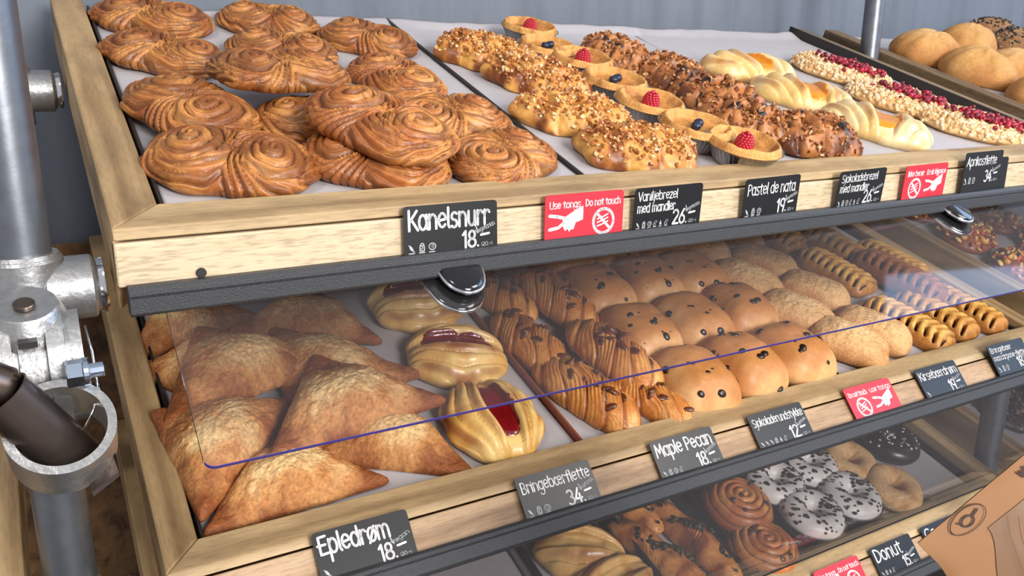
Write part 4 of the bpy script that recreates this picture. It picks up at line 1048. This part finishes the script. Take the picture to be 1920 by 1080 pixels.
for i, (u, v, h, yaw, lab) in enumerate(((1.087, 0.345, 0, -50, 'at the back on the right'), (0.996, 0.296, 0.004, -62, 'at the back on the left beside the buns'), (1.106, 0.238, 0, -54, 'in the middle on the right'), (1.008, 0.186, 0.004, -56, 'in the middle on the left'), (1.112, 0.112, 0, -60, 'at the front on the right beside the lattice slice'), (1.030, 0.094, 0.004, -52, 'at the front on the left'), (0.990, 0.420, 0, -40, 'furthest back under the shelf edge'), (1.10, 0.450, 0, -60, 'furthest back on the right under the shelf edge'))):
    place('pillow%d' % (i % 2), 2, u, v, P2 + h, yaw, 'sugar-crusted pastry pillow ' + lab, 'pastry', g, 1.05)
g = 'lattice slices on the middle shelf'
for k, u, v, h, yaw, lab, sc in ((0, 1.222, 0.290, 0, -84, 'yellow lattice slice in the left row, behind the front one', 1.0), (0, 1.204, 0.112, 0, -79, 'yellow lattice slice at the front of the left row', 1.0), (1, 1.318, 0.225, 0.012, -80, 'reddish brown lattice slice in the middle under the clear flap', 1.12), (2, 1.292, 0.118, 0, -82, 'yellow lattice slice at the front of the middle row', 0.95), (2, 1.378, 0.116, 0, -84, 'yellow lattice slice at the front beside the right rail', 0.92), (2, 1.312, 0.385, 0, -84, 'yellow lattice slice further back in the middle row', 1.0), (0, 1.215, 0.460, 0, -86, 'yellow lattice slice furthest back in the left row', 1.0), (0, 1.385, 0.290, 0.0, -84, 'yellow lattice slice at the back beside the right rail', 1.0)):
    place('latt%d' % k, 2, u, v, P2 + h, yaw, lab, 'pastry', g, sc)
g = 'cheese flatbreads on the neighbouring shelf'
for i, (u, v) in enumerate(((1.70, 0.20), (1.70, 0.34), (1.87, 0.24), (1.87, 0.40), (1.70, 0.48))):
    place('pizza', 2, u, v, P2, 30 * i, ('cheese topped flatbread behind the flap at far right, ' + ('front left', 'middle left', 'front right', 'back right', 'back left')[i]), 'flatbread', g)
# lowest shelf
g = 'golden croissants on the lowest shelf'
place('croi0', 3, 0.585, 0.170, P3, -30, 'golden croissant on the lowest shelf, the rear one', 'croissant', g)
place('croi1', 3, 0.597, 0.098, P3, 10, 'golden croissant on the lowest shelf, the front one', 'croissant', g)
g = 'spinach twists on the lowest shelf'
place('spin0', 3, 0.705, 0.120, P3, -72, 'spinach filled twist on the lowest shelf, on the left', 'pastry', g)
place('spin1', 3, 0.775, 0.130, P3 + 0.004, -80, 'spinach filled twist on the lowest shelf, on the right', 'pastry', g)
place('spin1', 3, 0.715, 0.255, P3, -75, 'spinach filled twist further back under the shelf edge', 'pastry', g)
g = 'raisin swirls on the lowest shelf'
place('raisin0', 3, 0.884, 0.150, P3 + 0.018, 30, 'cinnamon raisin swirl on the lowest shelf, the upper one', 'pastry', g)
place('raisin1', 3, 0.872, 0.072, P3, 0, 'cinnamon raisin swirl on the lowest shelf, the front lower one', 'pastry', g)
g = 'donuts on the lowest shelf'; Dn = 'white iced donut with black cookie crumbs, '
for k, u, v, lab in (('don_c', 0.994, 0.174, Dn + 'back left one'), ('don_c', 1.092, 0.186, Dn + 'back right one half under the edge'), ('don_c', 1.003, 0.093, Dn + 'front left one'), ('don_c', 1.106, 0.100, Dn + 'front right one beside the plain donut'),
                     ('don_p', 1.186, 0.170, 'plain sugared donut behind the other plain one'), ('don_p', 1.212, 0.090, 'plain sugared donut in front beside the empty paper'), ('don_h', 1.318, 0.178, 'dark chocolate donut with white sprinkles under the shelf edge')):
    place(k, 3, u, v, P3 + (0.004 if k == 'don_c' else 0), 35 * u * 10, lab, 'donut', g, 1.0, 4 if k == 'don_p' else 0)
    if k == 'don_c': place('cup', 3, u, v, P3, 0, 'clear plastic cup holding the ' + lab.replace(Dn, '') .replace('one', 'cookie donut', 1), 'cup', 'clear cups under the cookie donuts')
g = 'chocolate pastries on the neighbouring lowest shelf'
for i, (u, v) in enumerate(((1.72, 0.16), (1.70, 0.31), (1.88, 0.22), (1.88, 0.36))):
    place('cocoa', 3, u, v, P3, 40 * i, 'dark chocolate pastry on the lowest shelf at far right, ' + ('front left', 'back left', 'front right', 'back right')[i], 'pastry', g)
# trays and papers of the lowest and neighbouring shelves
tray(3, 0.304, 0.500, 0.038, 0.66, 'steel grey empty tray left of the croissants on the lowest shelf', M['galv'], h=-0.040)
tray(3, 0.512, 0.648, 0.038, 0.66, 'black tray under the croissants on the lowest shelf', M['tray'], h=-0.040)
tray(3, 0.672, 0.812, 0.038, 0.66, 'black tray under the spinach twists', M['tray'], h=-0.040, rh=0.04)
tray(3, 0.826, 0.930, 0.038, 0.66, 'black tray under the raisin swirls', M['tray'], h=-0.040, rh=0.04)
tray(3, 0.934, 1.418, 0.038, 0.66, 'black tray under the donuts', M['tray'], h=-0.040)
paper(3, 0.310, 0.495, 0.046, 0.64, 'grey baking paper on the empty tray of the lowest shelf', PH3 - 0.009, 21)
paper(3, 0.516, 0.645, 0.046, 0.64, 'baking paper under the croissants', PH3 - 0.001, 22)
paper(3, 0.676, 0.808, 0.046, 0.64, 'baking paper under the spinach twists', PH3 - 0.001, 23)
paper(3, 0.830, 0.926, 0.046, 0.64, 'baking paper under the raisin swirls', PH3 - 0.001, 24)
paper(3, 1.140, 1.400, 0.046, 0.64, 'baking paper under the plain donuts on the lowest shelf', PH3 - 0.001, 25)
paper(1, BAY + 0.045, BAY + 0.85, 0.05, 0.672, 'baking paper under the floury rolls', PH1 - 0.0005, 26)
paper(2, BAY + 0.045, BAY + 0.85, 0.05, 0.65, 'baking paper under the cheese flatbreads', PH2 - 0.0005, 27)
paper(3, BAY + 0.045, BAY + 0.85, 0.05, 0.64, 'baking paper under the dark chocolate pastries', PH3 - 0.0005, 28)

# ------------------------------------------------------------------ hand lettering: stroke glyphs
def A(cx, cy, rx, ry, a0, a1, n=14):
    t = np.radians(np.linspace(a0, a1, n)); return [(cx + rx * math.cos(x), cy + ry * math.sin(x)) for x in t]
def Dt(x, y): return [(x, y), (x + 0.01, y)]
GL = {
 'a': (0.50, [A(.23, .25, .19, .25, 40, 400), [(.42, .5), (.42, .08), (.48, 0)]]), 'b': (0.50, [[(.06, .85), (.06, .02)], A(.25, .25, .19, .25, 180, 540)]),
 'c': (0.44, [A(.25, .25, .20, .25, 45, 315)]), 'd': (0.50, [A(.23, .25, .19, .25, 0, 360), [(.42, .85), (.42, 0)]]),
 'e': (0.48, [[(.05, .26), (.43, .30)] + A(.24, .27, .19, .24, 8, 320)]), 'f': (0.36, [A(.28, .66, .13, .18, 20, 180) + [(.15, 0)], [(.02, .44), (.32, .44)]]),
 'g': (0.50, [A(.23, .26, .19, .24, 0, 360), [(.42, .5), (.42, -.1)] + A(.23, -.12, .19, .16, 0, -150)]), 'h': (0.50, [[(.07, .85), (.07, 0)], [(.07, .28)] + A(.245, .28, .175, .21, 180, 0) + [(.42, 0)]]),
 'i': (0.17, [[(.08, .48), (.08, 0)], Dt(.08, .68)]), 'j': (0.22, [[(.14, .48), (.14, -.1)] + A(.02, -.12, .12, .14, 0, -120), Dt(.14, .68)]),
 'k': (0.45, [[(.07, .85), (.07, 0)], [(.38, .5), (.08, .2)], [(.17, .28), (.41, 0)]]), 'l': (0.18, [[(.08, .85), (.08, .08), (.14, 0)]]),
 'm': (0.74, [[(.07, .5), (.07, 0)], [(.07, .3)] + A(.21, .3, .14, .19, 180, 0) + [(.35, 0)], [(.35, .3)] + A(.50, .3, .15, .19, 180, 0) + [(.65, 0)]]),
 'n': (0.50, [[(.07, .5), (.07, 0)], [(.07, .28)] + A(.245, .28, .175, .21, 180, 0) + [(.42, 0)]]), 'o': (0.50, [A(.25, .25, .20, .25, 90, 450)]),
 'p': (0.50, [[(.07, .5), (.07, -.28)], A(.25, .25, .19, .25, 180, 540)]), 'r': (0.38, [[(.07, .5), (.07, 0)], [(.07, .26)] + A(.22, .28, .15, .21, 180, 40)]),
 's': (0.42, [A(.23, .37, .15, .13, 40, 270, 9) + A(.20, .12, .16, .13, 90, -140, 9)]), 't': (0.38, [[(.17, .74), (.17, .1)] + A(.27, .1, .10, .10, 180, 300), [(.02, .48), (.34, .5)]]),
 'u': (0.50, [[(.07, .5), (.07, .2)] + A(.235, .2, .165, .2, 180, 360) + [(.40, .5)], [(.40, .5), (.42, 0)]]), 'v': (0.44, [[(.04, .5), (.21, 0), (.40, .5)]]),
 'w': (0.64, [[(.04, .5), (.17, 0), (.31, .42), (.45, 0), (.60, .5)]]), 'y': (0.46, [[(.05, .5), (.22, .04)], [(.42, .5), (.14, -.28)]]), 'z': (0.44, [[(.05, .48), (.39, .48), (.05, .02), (.41, .02)]]),
 'æ': (0.80, [A(.22, .22, .17, .22, 0, 360), A(.22, .33, .18, .17, 150, 0) + [(.40, .08)], [(.40, .27), (.74, .30)] + A(.57, .27, .17, .24, 8, 320)]), 'ø': (0.50, [A(.25, .25, .20, .25, 90, 450), [(.07, -.04), (.43, .55)]]),
 'A': (0.58, [[(.04, 0), (.28, .82), (.52, 0)], [(.12, .28), (.44, .28)]]), 'B': (0.54, [[(.08, 0), (.08, .82)] + A(.22, .62, .20, .20, 90, -90) + A(.22, .21, .26, .21, 90, -90) + [(.08, 0)]]),
 'C': (0.56, [A(.32, .41, .26, .41, 50, 310)]), 'D': (0.58, [[(.08, 0), (.08, .82)] + A(.14, .41, .38, .41, 90, -90) + [(.08, 0)]]),
 'E': (0.50, [[(.44, .80), (.08, .78), (.08, .02), (.46, .04)], [(-.02, .42), (.38, .43)]]), 'I': (0.2, [[(.1, .82), (.1, 0)]]),
 'K': (0.55, [[(.08, .84), (.08, 0)], [(.48, .82), (.10, .36)], [(.20, .46), (.52, 0)]]), 'M': (0.72, [[(.06, 0), (.14, .82), (.36, .25), (.58, .82), (.66, 0)]]),
 'P': (0.50, [[(.08, 0), (.08, .82)] + A(.20, .60, .24, .22, 90, -90) + [(.08, .38)]]), 'S': (0.50, [A(.27, .60, .19, .21, 40, 270, 10) + A(.24, .20, .20, .20, 90, -140, 10)]),
 'U': (0.56, [[(.07, .82), (.07, .25)] + A(.28, .25, .21, .25, 180, 360) + [(.49, .82)]]), 'V': (0.56, [[(.04, .82), (.27, 0), (.52, .82)]]),
 '0': (0.50, [A(.25, .41, .20, .41, 90, 450)]), '1': (0.30, [[(.04, .64), (.19, .82), (.19, 0)]]), '2': (0.50, [A(.24, .60, .19, .22, 160, -30) + [(.05, .02), (.46, .02)]]),
 '3': (0.48, [A(.21, .62, .18, .20, 140, -80, 10) + A(.21, .21, .21, .21, 80, -140, 10)]), '4': (0.52, [[(.34, .82), (.04, .24), (.48, .24)], [(.36, .50), (.36, 0)]]),
 '5': (0.48, [[(.42, .80), (.11, .80), (.09, .46)] + A(.22, .25, .21, .25, 110, -130)]), '6': (0.50, [[(.36, .82), (.12, .42)] + A(.25, .24, .19, .24, 160, -200)]),
 '8': (0.50, [A(.25, .61, .16, .20, -90, 270), A(.25, .21, .20, .21, 90, 450)]), '9': (0.50, [A(.25, .58, .19, .24, 0, 360), [(.44, .58), (.34, 0)]]),
 '.': (0.18, [Dt(.08, .03)]), '-': (0.40, [[(.06, .38), (.34, .40)]]), '(': (0.2, [A(.26, .35, .18, .5, 130, 230)]), ')': (0.2, [A(-.06, .35, .18, .5, 50, -50)]), ' ': (0.26, []),
}
def ribbon(b, pts, r, z, n=9):
    for i in range(len(pts) - 1):
        p, q = np.array(pts[i]), np.array(pts[i + 1]); d = q - p; l_ = np.linalg.norm(d)
        if l_ < 1e-9: continue
        nx = np.array([-d[1], d[0]]) / l_ * r
        b.add([(*(p - nx), z), (*(q - nx), z), (*(q + nx), z), (*(p + nx), z)], [[0, 1, 2, 3]])
    for p in pts:
        b.add([(p[0] + r * math.cos(t), p[1] + r * math.sin(t), z) for t in np.linspace(0, 2 * PI, n, endpoint=False)], [list(range(n))])
def lo_y(g): return g * 1.24 if g <= 0.5 else 0.62 + (g - 0.5) * 0.66
def text(b, s, x, y, cap, width=None, wt=0.085, z=0.0009, rot=0.0, right=False):
    k = cap / 0.82; tot = sum(GL[c][0] for c in s) * k; sx = k if width is None else k * width / tot
    if right: x = x - sum(GL[c][0] for c in s) * sx
    cr, sr = math.cos(rot), math.sin(rot); px = 0.0
    for c in s:
        wd_, strokes = GL[c]
        for st in strokes:
            pts = [((px + gx * sx), (lo_y(gy) if c.islower() else gy) * k) for gx, gy in st]
            ribbon(b, [(x + u * cr - v * sr, y + u * sr + v * cr) for u, v in pts], wt * cap, z)
        px += wd_ * sx
def icon(b, kind, x, y, s, z=0.0009):
    r = s * 0.055; T = lambda pts: [(x + px * s, y + py * s) for px, py in pts]
    if kind == 'leaf':
        P_ = T([(0.45, 0.25), (0.2, 0.45), (0.02, 0.95), (0.35, 0.75), (0.55, 0.4)]); b.add([(*p, z) for p in P_], [list(range(5))]); ribbon(b, T([(0.5, 0.3), (0.62, 0.2)]), r, z)
    elif kind == 'milk':
        for pl in ([(0.15, 0.22), (0.15, 0.72), (0.28, 0.95), (0.5, 0.95), (0.6, 0.72), (0.6, 0.22), (0.15, 0.22)], [(0.15, 0.72), (0.6, 0.72)], [(0.3, 0.4), (0.42, 0.55)]): ribbon(b, T(pl), r, z)
    elif kind == 'egg':
        ribbon(b, T(A(.4, .58, .36, .32, 0, 360)), r, z); ribbon(b, T(A(.45, .6, .09, .09, 0, 360)), r * 1.6, z)
    elif kind == 'nut':
        P_ = T([(0.3, 0.2), (0.15, 0.4), (0.35, 0.95), (0.58, 0.4), (0.45, 0.2)]); b.add([(*p, z) for p in P_], [list(range(5))])
    else:
        ribbon(b, T(A(.3, .4, .22, .2, 0, 360)), r, z); ribbon(b, T(A(.5, .72, .24, .18, -20, 200)), r, z)
    ribbon(b, T([(0.05, 0.06), (0.65, 0.06)]), r * 0.9, z)
def hand_tongs(b, x, y, s, flip=1, z=0.0009):
    """white gripping hand holding tongs, mirrored with flip"""
    T = lambda pts: [(x + flip * px * s, y + py * s) for px, py in pts]
    poly = [(0.50, 0.28), (0.60, 0.10), (0.70, 0.16), (0.76, 0.06), (0.84, 0.14), (0.92, 0.12), (1.0, 0.34), (1.28, 0.42), (1.28, 0.86), (0.98, 0.74), (0.66, 0.58), (0.52, 0.50)]
    P_ = T(poly); b.add([(*p, z) for p in P_], [list(range(len(P_)))[::flip]])
    ribbon(b, T([(0.60, 0.50), (0.30, 0.58), (0.02, 0.62)]), 0.052 * s, z); ribbon(b, T([(0.56, 0.36), (0.34, 0.22), (0.02, 0.18)]), 0.052 * s, z)
def no_hand(b, x, y, s, z=0.0009):
    ribbon(b, [(x + s * px, y + s * py) for px, py in A(0, 0, .46, .46, 0, 360, 40)], 0.055 * s, z)
    ribbon(b, [(x - 0.33 * s, y + 0.33 * s), (x + 0.33 * s, y - 0.33 * s)], 0.05 * s, z)
    for dy in (-0.12, 0.02, 0.15):
        ribbon(b, [(x - 0.28 * s, y + (dy - 0.06) * s), (x - 0.05 * s, y + dy * s), (x + 0.2 * s, y + (dy + 0.1) * s)], 0.025 * s, z)
def card_mesh(root, w_, h_, mat, name='card', t_=0.0012):
    r = 0.004; pts = []
    for cx, cy, a in ((w_ - r, h_ - r, 0), (r, h_ - r, 90), (r, 0.0005, 180), (w_ - r, 0.0005, 270)):
        rr = r if cy > 0.01 else 0.0005; cx = cx if cy > 0.01 else (0.0005 if cx < w_ / 2 else w_ - 0.0005)
        pts += A(cx, cy, rr, rr, a, a + 90, 5)
    b = MB(); b.prism(pts, -t_ / 2, t_ / 2, 'z'); return b.build(name, mat, root)
def sign(s, fp, u, label, w_, h_, kind, spec, s_bot, n0, tilt, group, roll_=0.0, skewy=0.0):
    """stands in the price profile: bottom at distance s_bot down the face"""
    o, t = {1: (O1, T1), 2: (O2, T2), 3: (O3, T2)}[s]
    lean = math.radians({1: 0, 2: 40, 3: 40}[s] + tilt)
    p = fp(s_bot, n0)
    base = Vector((o.x + u, o.y + p[0] * math.cos(t) - p[1] * math.sin(t), o.z + p[0] * math.sin(t) + p[1] * math.cos(t)))
    X = Vector((1, 0, 0)); Y = Vector((0, math.sin(lean), math.cos(lean))); Zv = X.cross(Y)
    R = Matrix((X, Y, Zv)).transposed().to_4x4()
    root = empty('price_sign' if kind == 'price' else 'notice_sign', label, 'sign', group)
    root.matrix_world = Matrix.Translation(base) @ R @ Matrix.Rotation(math.radians(skewy), 4, 'Y') @ Matrix.Rotation(math.radians(roll_), 4, 'Z')
    card_mesh(root, w_, h_, M['sign_black'] if kind == 'price' else M['sign_red'])
    b = MB()
    if kind == 'price':
        lines, price, veg, icons = spec
        nl = len(lines); cap = 0.0185 if nl == 1 else 0.0098; yy = h_ - 0.0045 - cap
        for i, (ln_, wd_, cp) in enumerate(lines):
            text(b, ln_, 0.004, yy + (cap - cp) * 0.6, cp, wd_, wt=0.066 if len(ln_) < 12 else 0.056); yy -= cap + 0.0035
        b.build('lettering', M['chalk'], root); b = MB()
        text(b, price + '.', 0.080, h_ - 0.0445, 0.0160, None, wt=0.072, right=True); ribbon(b, [(0.0815, h_ - 0.0335), (0.0905, h_ - 0.0325)], 0.0011, 0.0009)
        b.build('price', M['chalk'], root)
        b = MB(); text(b, veg, w_ - 0.0235, h_ - 0.0320, 0.0042, 0.0225, rot=0.36); ribbon(b, [(w_ - 0.024, h_ - 0.0245), (w_ - 0.0215, h_ - 0.031)], 0.0006, 0.0009)
        b.build('diet_mark', M['chalk_dim'], root)
        b = MB(); text(b, '(20.-)', w_ - 0.0185, h_ - 0.0445, 0.0036, 0.013); b.build('small_price', M['chalk_dim'], root)
        for i, ic in enumerate(icons):
            b = MB(); icon(b, ic, 0.004 + i * (0.0105 if len(icons) < 4 else 0.0082), h_ - 0.0455, 0.0098 if len(icons) < 4 else 0.0078); b.build('pictogram', M['chalk_dim'], root)
    else:
        l1, l2, hand_first = spec
        text(b, l1, 0.005, h_ - 0.0145, 0.0070, 0.039, wt=0.08); text(b, l2, 0.050, h_ - 0.0145, 0.0070, 0.046, wt=0.08)
        b.build('lettering', M['chalk'], root); b = MB(); b2 = MB()
        if hand_first: hand_tongs(b, 0.005, h_ - 0.0420, 0.0330); no_hand(b2, 0.074, h_ - 0.0320, 0.0285)
        else: no_hand(b2, 0.026, h_ - 0.0320, 0.0285); hand_tongs(b, 0.050, h_ - 0.0420, 0.0310)
        b.build('hand_symbol', M['chalk'], root); b2.build('prohibition_symbol', M['chalk'], root)
    return root
g = 'signs along the top shelf'; bt = 0.050; H_ = 0.050
V_ = 'Vegetarian'
sign(1, fp1, 0.2456, 'black price sign reading Kanelsnurr on the top shelf', 0.100, H_, 'price', ([('Kanelsnurr', 0.088, 0.0185)], '18', V_, ('leaf', 'milk', 'egg')), bt, 0.0075, 1, g)
sign(1, fp1, 0.4012, 'red notice sign reading Use tongs between two black signs on the top shelf', 0.100, H_, 'notice', ('Use tongs', 'Do not touch', True), bt, 0.0075, -1, g)
sign(1, fp1, 0.5155, 'black price sign reading Vaniljebrezel med mandler', 0.100, H_, 'price', ([('Vaniljebrezel', 0.058, 0.0098), ('med mandler', 0.056, 0.0098)], '26', V_, ('leaf', 'milk', 'egg', 'x', 'nut', 'x')), bt, 0.0075, -4, g, skewy=2)
sign(1, fp1, 0.6788, 'black price sign reading Pastel de nata', 0.100, H_, 'price', ([('Pastel de nata', 0.088, 0.013)], '19', V_, ('leaf', 'milk', 'egg')), bt, 0.0085, -4, g, skewy=4)
sign(1, fp1, 0.8422, 'black price sign reading Sjokoladebrezel med mandler', 0.100, H_, 'price', ([('Sjokoladebrezel', 0.078, 0.0098), ('med mandler', 0.062, 0.0098)], '26', V_, ('leaf', 'milk', 'egg', 'x', 'nut', 'x')), bt, 0.0085, -6, g, skewy=4)
sign(1, fp1, 0.9763, 'red notice sign with text and crossed out hand, right of the Sjokoladebrezel sign', 0.100, H_, 'notice', ('Ikke berør', 'Bruk klypene', False), bt, 0.0085, -4, g, skewy=3)
sign(1, fp1, 1.1080, 'black price sign reading Aprikosflette, raised in front of another card', 0.100, 0.062, 'price', ([('Aprikosflette', 0.080, 0.0125)], '34', V_, ('leaf', 'milk', 'egg')), bt, 0.0100, -2, g, skewy=3)
root = empty('price_sign', 'blank black card standing behind the Aprikosflette sign', 'sign', g, loc=O1 + Vector((1.128, -0.0045, -0.050))); root.rotation_euler = (PI / 2, 0, 0); card_mesh(root, 0.100, 0.051, M['sign_black'])
g = 'signs along the middle shelf'; bt = 0.050; H_ = 0.0505
sign(2, fp2, 0.132, 'black price sign reading Epledrøm on the middle shelf', 0.100, H_, 'price', ([('Epledrøm', 0.074, 0.018)], '18', 'Vegan', ('leaf',)), bt, 0.007, 0, g)
sign(2, fp2, 0.361, 'grey looking price sign reading Bringebærflette', 0.100, H_, 'price', ([('Bringebærflette', 0.092, 0.0125)], '34', V_, ('leaf', 'milk', 'egg')), bt, 0.007, 0, g)
sign(2, fp2, 0.551, 'grey looking price sign reading Maple Pecan', 0.100, H_, 'price', ([('Maple Pecan', 0.090, 0.0155)], '18', V_, ('leaf', 'milk', 'egg', 'x')), bt, 0.007, 0, g)
sign(2, fp2, 0.715, 'grey looking price sign reading Sjokoladerundstykke', 0.100, H_, 'price', ([('Sjokoladerundstykke', 0.093, 0.0105)], '12', V_, ('leaf', 'leaf', 'leaf', 'milk', 'nut', 'x')), bt, 0.007, 0, g)
sign(2, fp2, 0.903, 'red notice sign reading Do not touch on the middle shelf', 0.100, H_, 'notice', ('Do not touch', 'use tongs', False), bt, 0.007, 0, g)
sign(2, fp2, 1.063, 'dark blue looking price sign reading Kirsebærdrøm', 0.100, H_, 'price', ([('Kirsebærdrøm', 0.092, 0.0125)], '19', 'Vegan', ('leaf',)), bt, 0.007, 0, g)
sign(2, fp2, 1.247, 'dark blue price sign for a mascarpone braid at the right picture edge', 0.100, 0.056, 'price', ([('Bringebær', 0.058, 0.0085), ('mascarpone-flette', 0.088, 0.0085)], '18', V_, ('leaf', 'milk', 'egg')), bt, 0.009, -4, g)
g = 'signs along the lowest shelf'
sign(3, fp3, 1.030, 'dark price sign reading Donut on the lowest shelf', 0.100, H_, 'price', ([('Donut', 0.066, 0.019)], '15', V_, ('leaf', 'milk', 'nut', 'x')), bt, 0.007, 0, g)
sign(3, fp3, 1.160, 'dark price sign half hidden behind the paper bag', 0.100, H_, 'price', ([('Co', 0.030, 0.016)], '15', V_, ('leaf',)), bt, 0.007, 0, g)
sign(3, fp3, 0.900, 'red notice sign left of the Donut sign at the bottom', 0.100, H_, 'notice', ('Use tongs', 'Do not touch', True), bt, 0.007, 0, g)

# ------------------------------------------------------------------ paper bag held into the picture at lower right
A0 = Vector((0.35471, -0.47743, -0.12907 + Z0)); e1 = (Vector((0.41149, -0.49566, -0.08169 + Z0)) - A0).normalized()
e2 = (Vector((0.36527, -0.48903, -0.14709 + Z0)) - A0); e2 = (e2 - e1 * e2.dot(e1)).normalized(); e3 = e2.cross(e1)
if e3.dot(Vector((-0.0463637, -0.71781702, 0.1247696 + Z0)) - A0) < 0: e3 = -e3
bag = empty('paper_bag', 'brown kraft paper bag with clear window at the lower right corner', 'bag')
bag.matrix_world = Matrix.Translation(A0) @ Matrix((e1, e2, e3)).transposed().to_4x4()
LX, LY = 0.17, 0.24
def bagz(x, y, top=True):
    bulge = 0.012 * np.sin(np.clip(x / LX, 0, 1) * PI) ** 0.6 * np.sin(np.clip(y / LY, 0, 1) * PI) ** 0.7
    return (bulge + 0.0008 * fbm(x * 45, y * 45, 0.4, 77)) if top else -bulge * 0.9 - 0.0008
nx, ny = 60, 80; X, Y = np.meshgrid(np.linspace(0, LX, nx), np.linspace(0, LY, ny))
Xs = X + 0.001 * fbm(Y * 60, X * 0, 0.1, 5) * (X < 0.004)
for nm, top in (('front_sheet', True), ('back_sheet', False)):
    P = np.stack([Xs, Y, bagz(X, Y, top)], -1).reshape(-1, 3)
    F = [[j * nx + i, j * nx + i + 1, (j + 1) * nx + i + 1, (j + 1) * nx + i] for j in range(ny - 1) for i in range(nx - 1)]
    ob = mesh(nm, P, F, M['kraft'], bag)
    if top: sheet = ob
x, y = np.meshgrid(np.linspace(0.016, LX - 0.004, 50), np.linspace(0.0165, LY - 0.004, 60)); x = x + 0.018 * np.exp(-((y - 0.0165) / 0.02) ** 2)
P = np.stack([x, y, bagz(x, y) + 0.0005], -1).reshape(-1, 3)
wdw = mesh('window', P, [[j * 50 + i, j * 50 + i + 1, (j + 1) * 50 + i + 1, (j + 1) * 50 + i] for j in range(59) for i in range(49)], M['kraft_window'], bag)
def on_bag(b, dz=0.0009):
    for V in b.V:
        V[:, 1] = -V[:, 1]                                    # glyph y up -> bag y down
        V[:, 2] = bagz(V[:, 0], V[:, 1]) + dz
b = MB()
ribbon(b, [(0.0285 + px, -0.0065 + py) for px, py in A(0, 0, .0115, .0060, 20, 200, 22)] , 0.00035, 0); 
ribbon(b, [(0.0285 + px, -0.0065 + py) for px, py in A(0, 0, .0115, .0060, 200, 395, 22)] , 0.00022, 0)
ribbon(b, [(0.0285 + px, -0.0070 + py) for px, py in A(-.0005, 0, .0038, .0026, 0, 360, 20)], 0.0005, 0); ribbon(b, [(0.0245, -0.0072), (0.0235, -0.0050), (0.0225, -0.0048)], 0.0004, 0); ribbon(b, [(0.0318, -0.0064), (0.0362, -0.0052)], 0.0006, 0)
on_bag(b); b.build('logo_print', M['ink'], sheet)
b = MB(); text(b, 'www', 0.066, -0.0075, 0.0052, 0.014, wt=0.10, z=0); on_bag(b); b.build('address_print', M['ink'], sheet)
b = MB(); b.path([(0.049, 0.019, 0.0095), (0.043, 0.028, 0.0105), (0.036, 0.045, 0.0115), (0.030, 0.065, 0.012)], 0.0003); b.path([(0.062, 0.052, 0.013), (0.046, 0.060, 0.0128), (0.030, 0.070, 0.0125)], 0.0003); 
b.build('window_crease', M['kraft'], wdw, smooth=True)
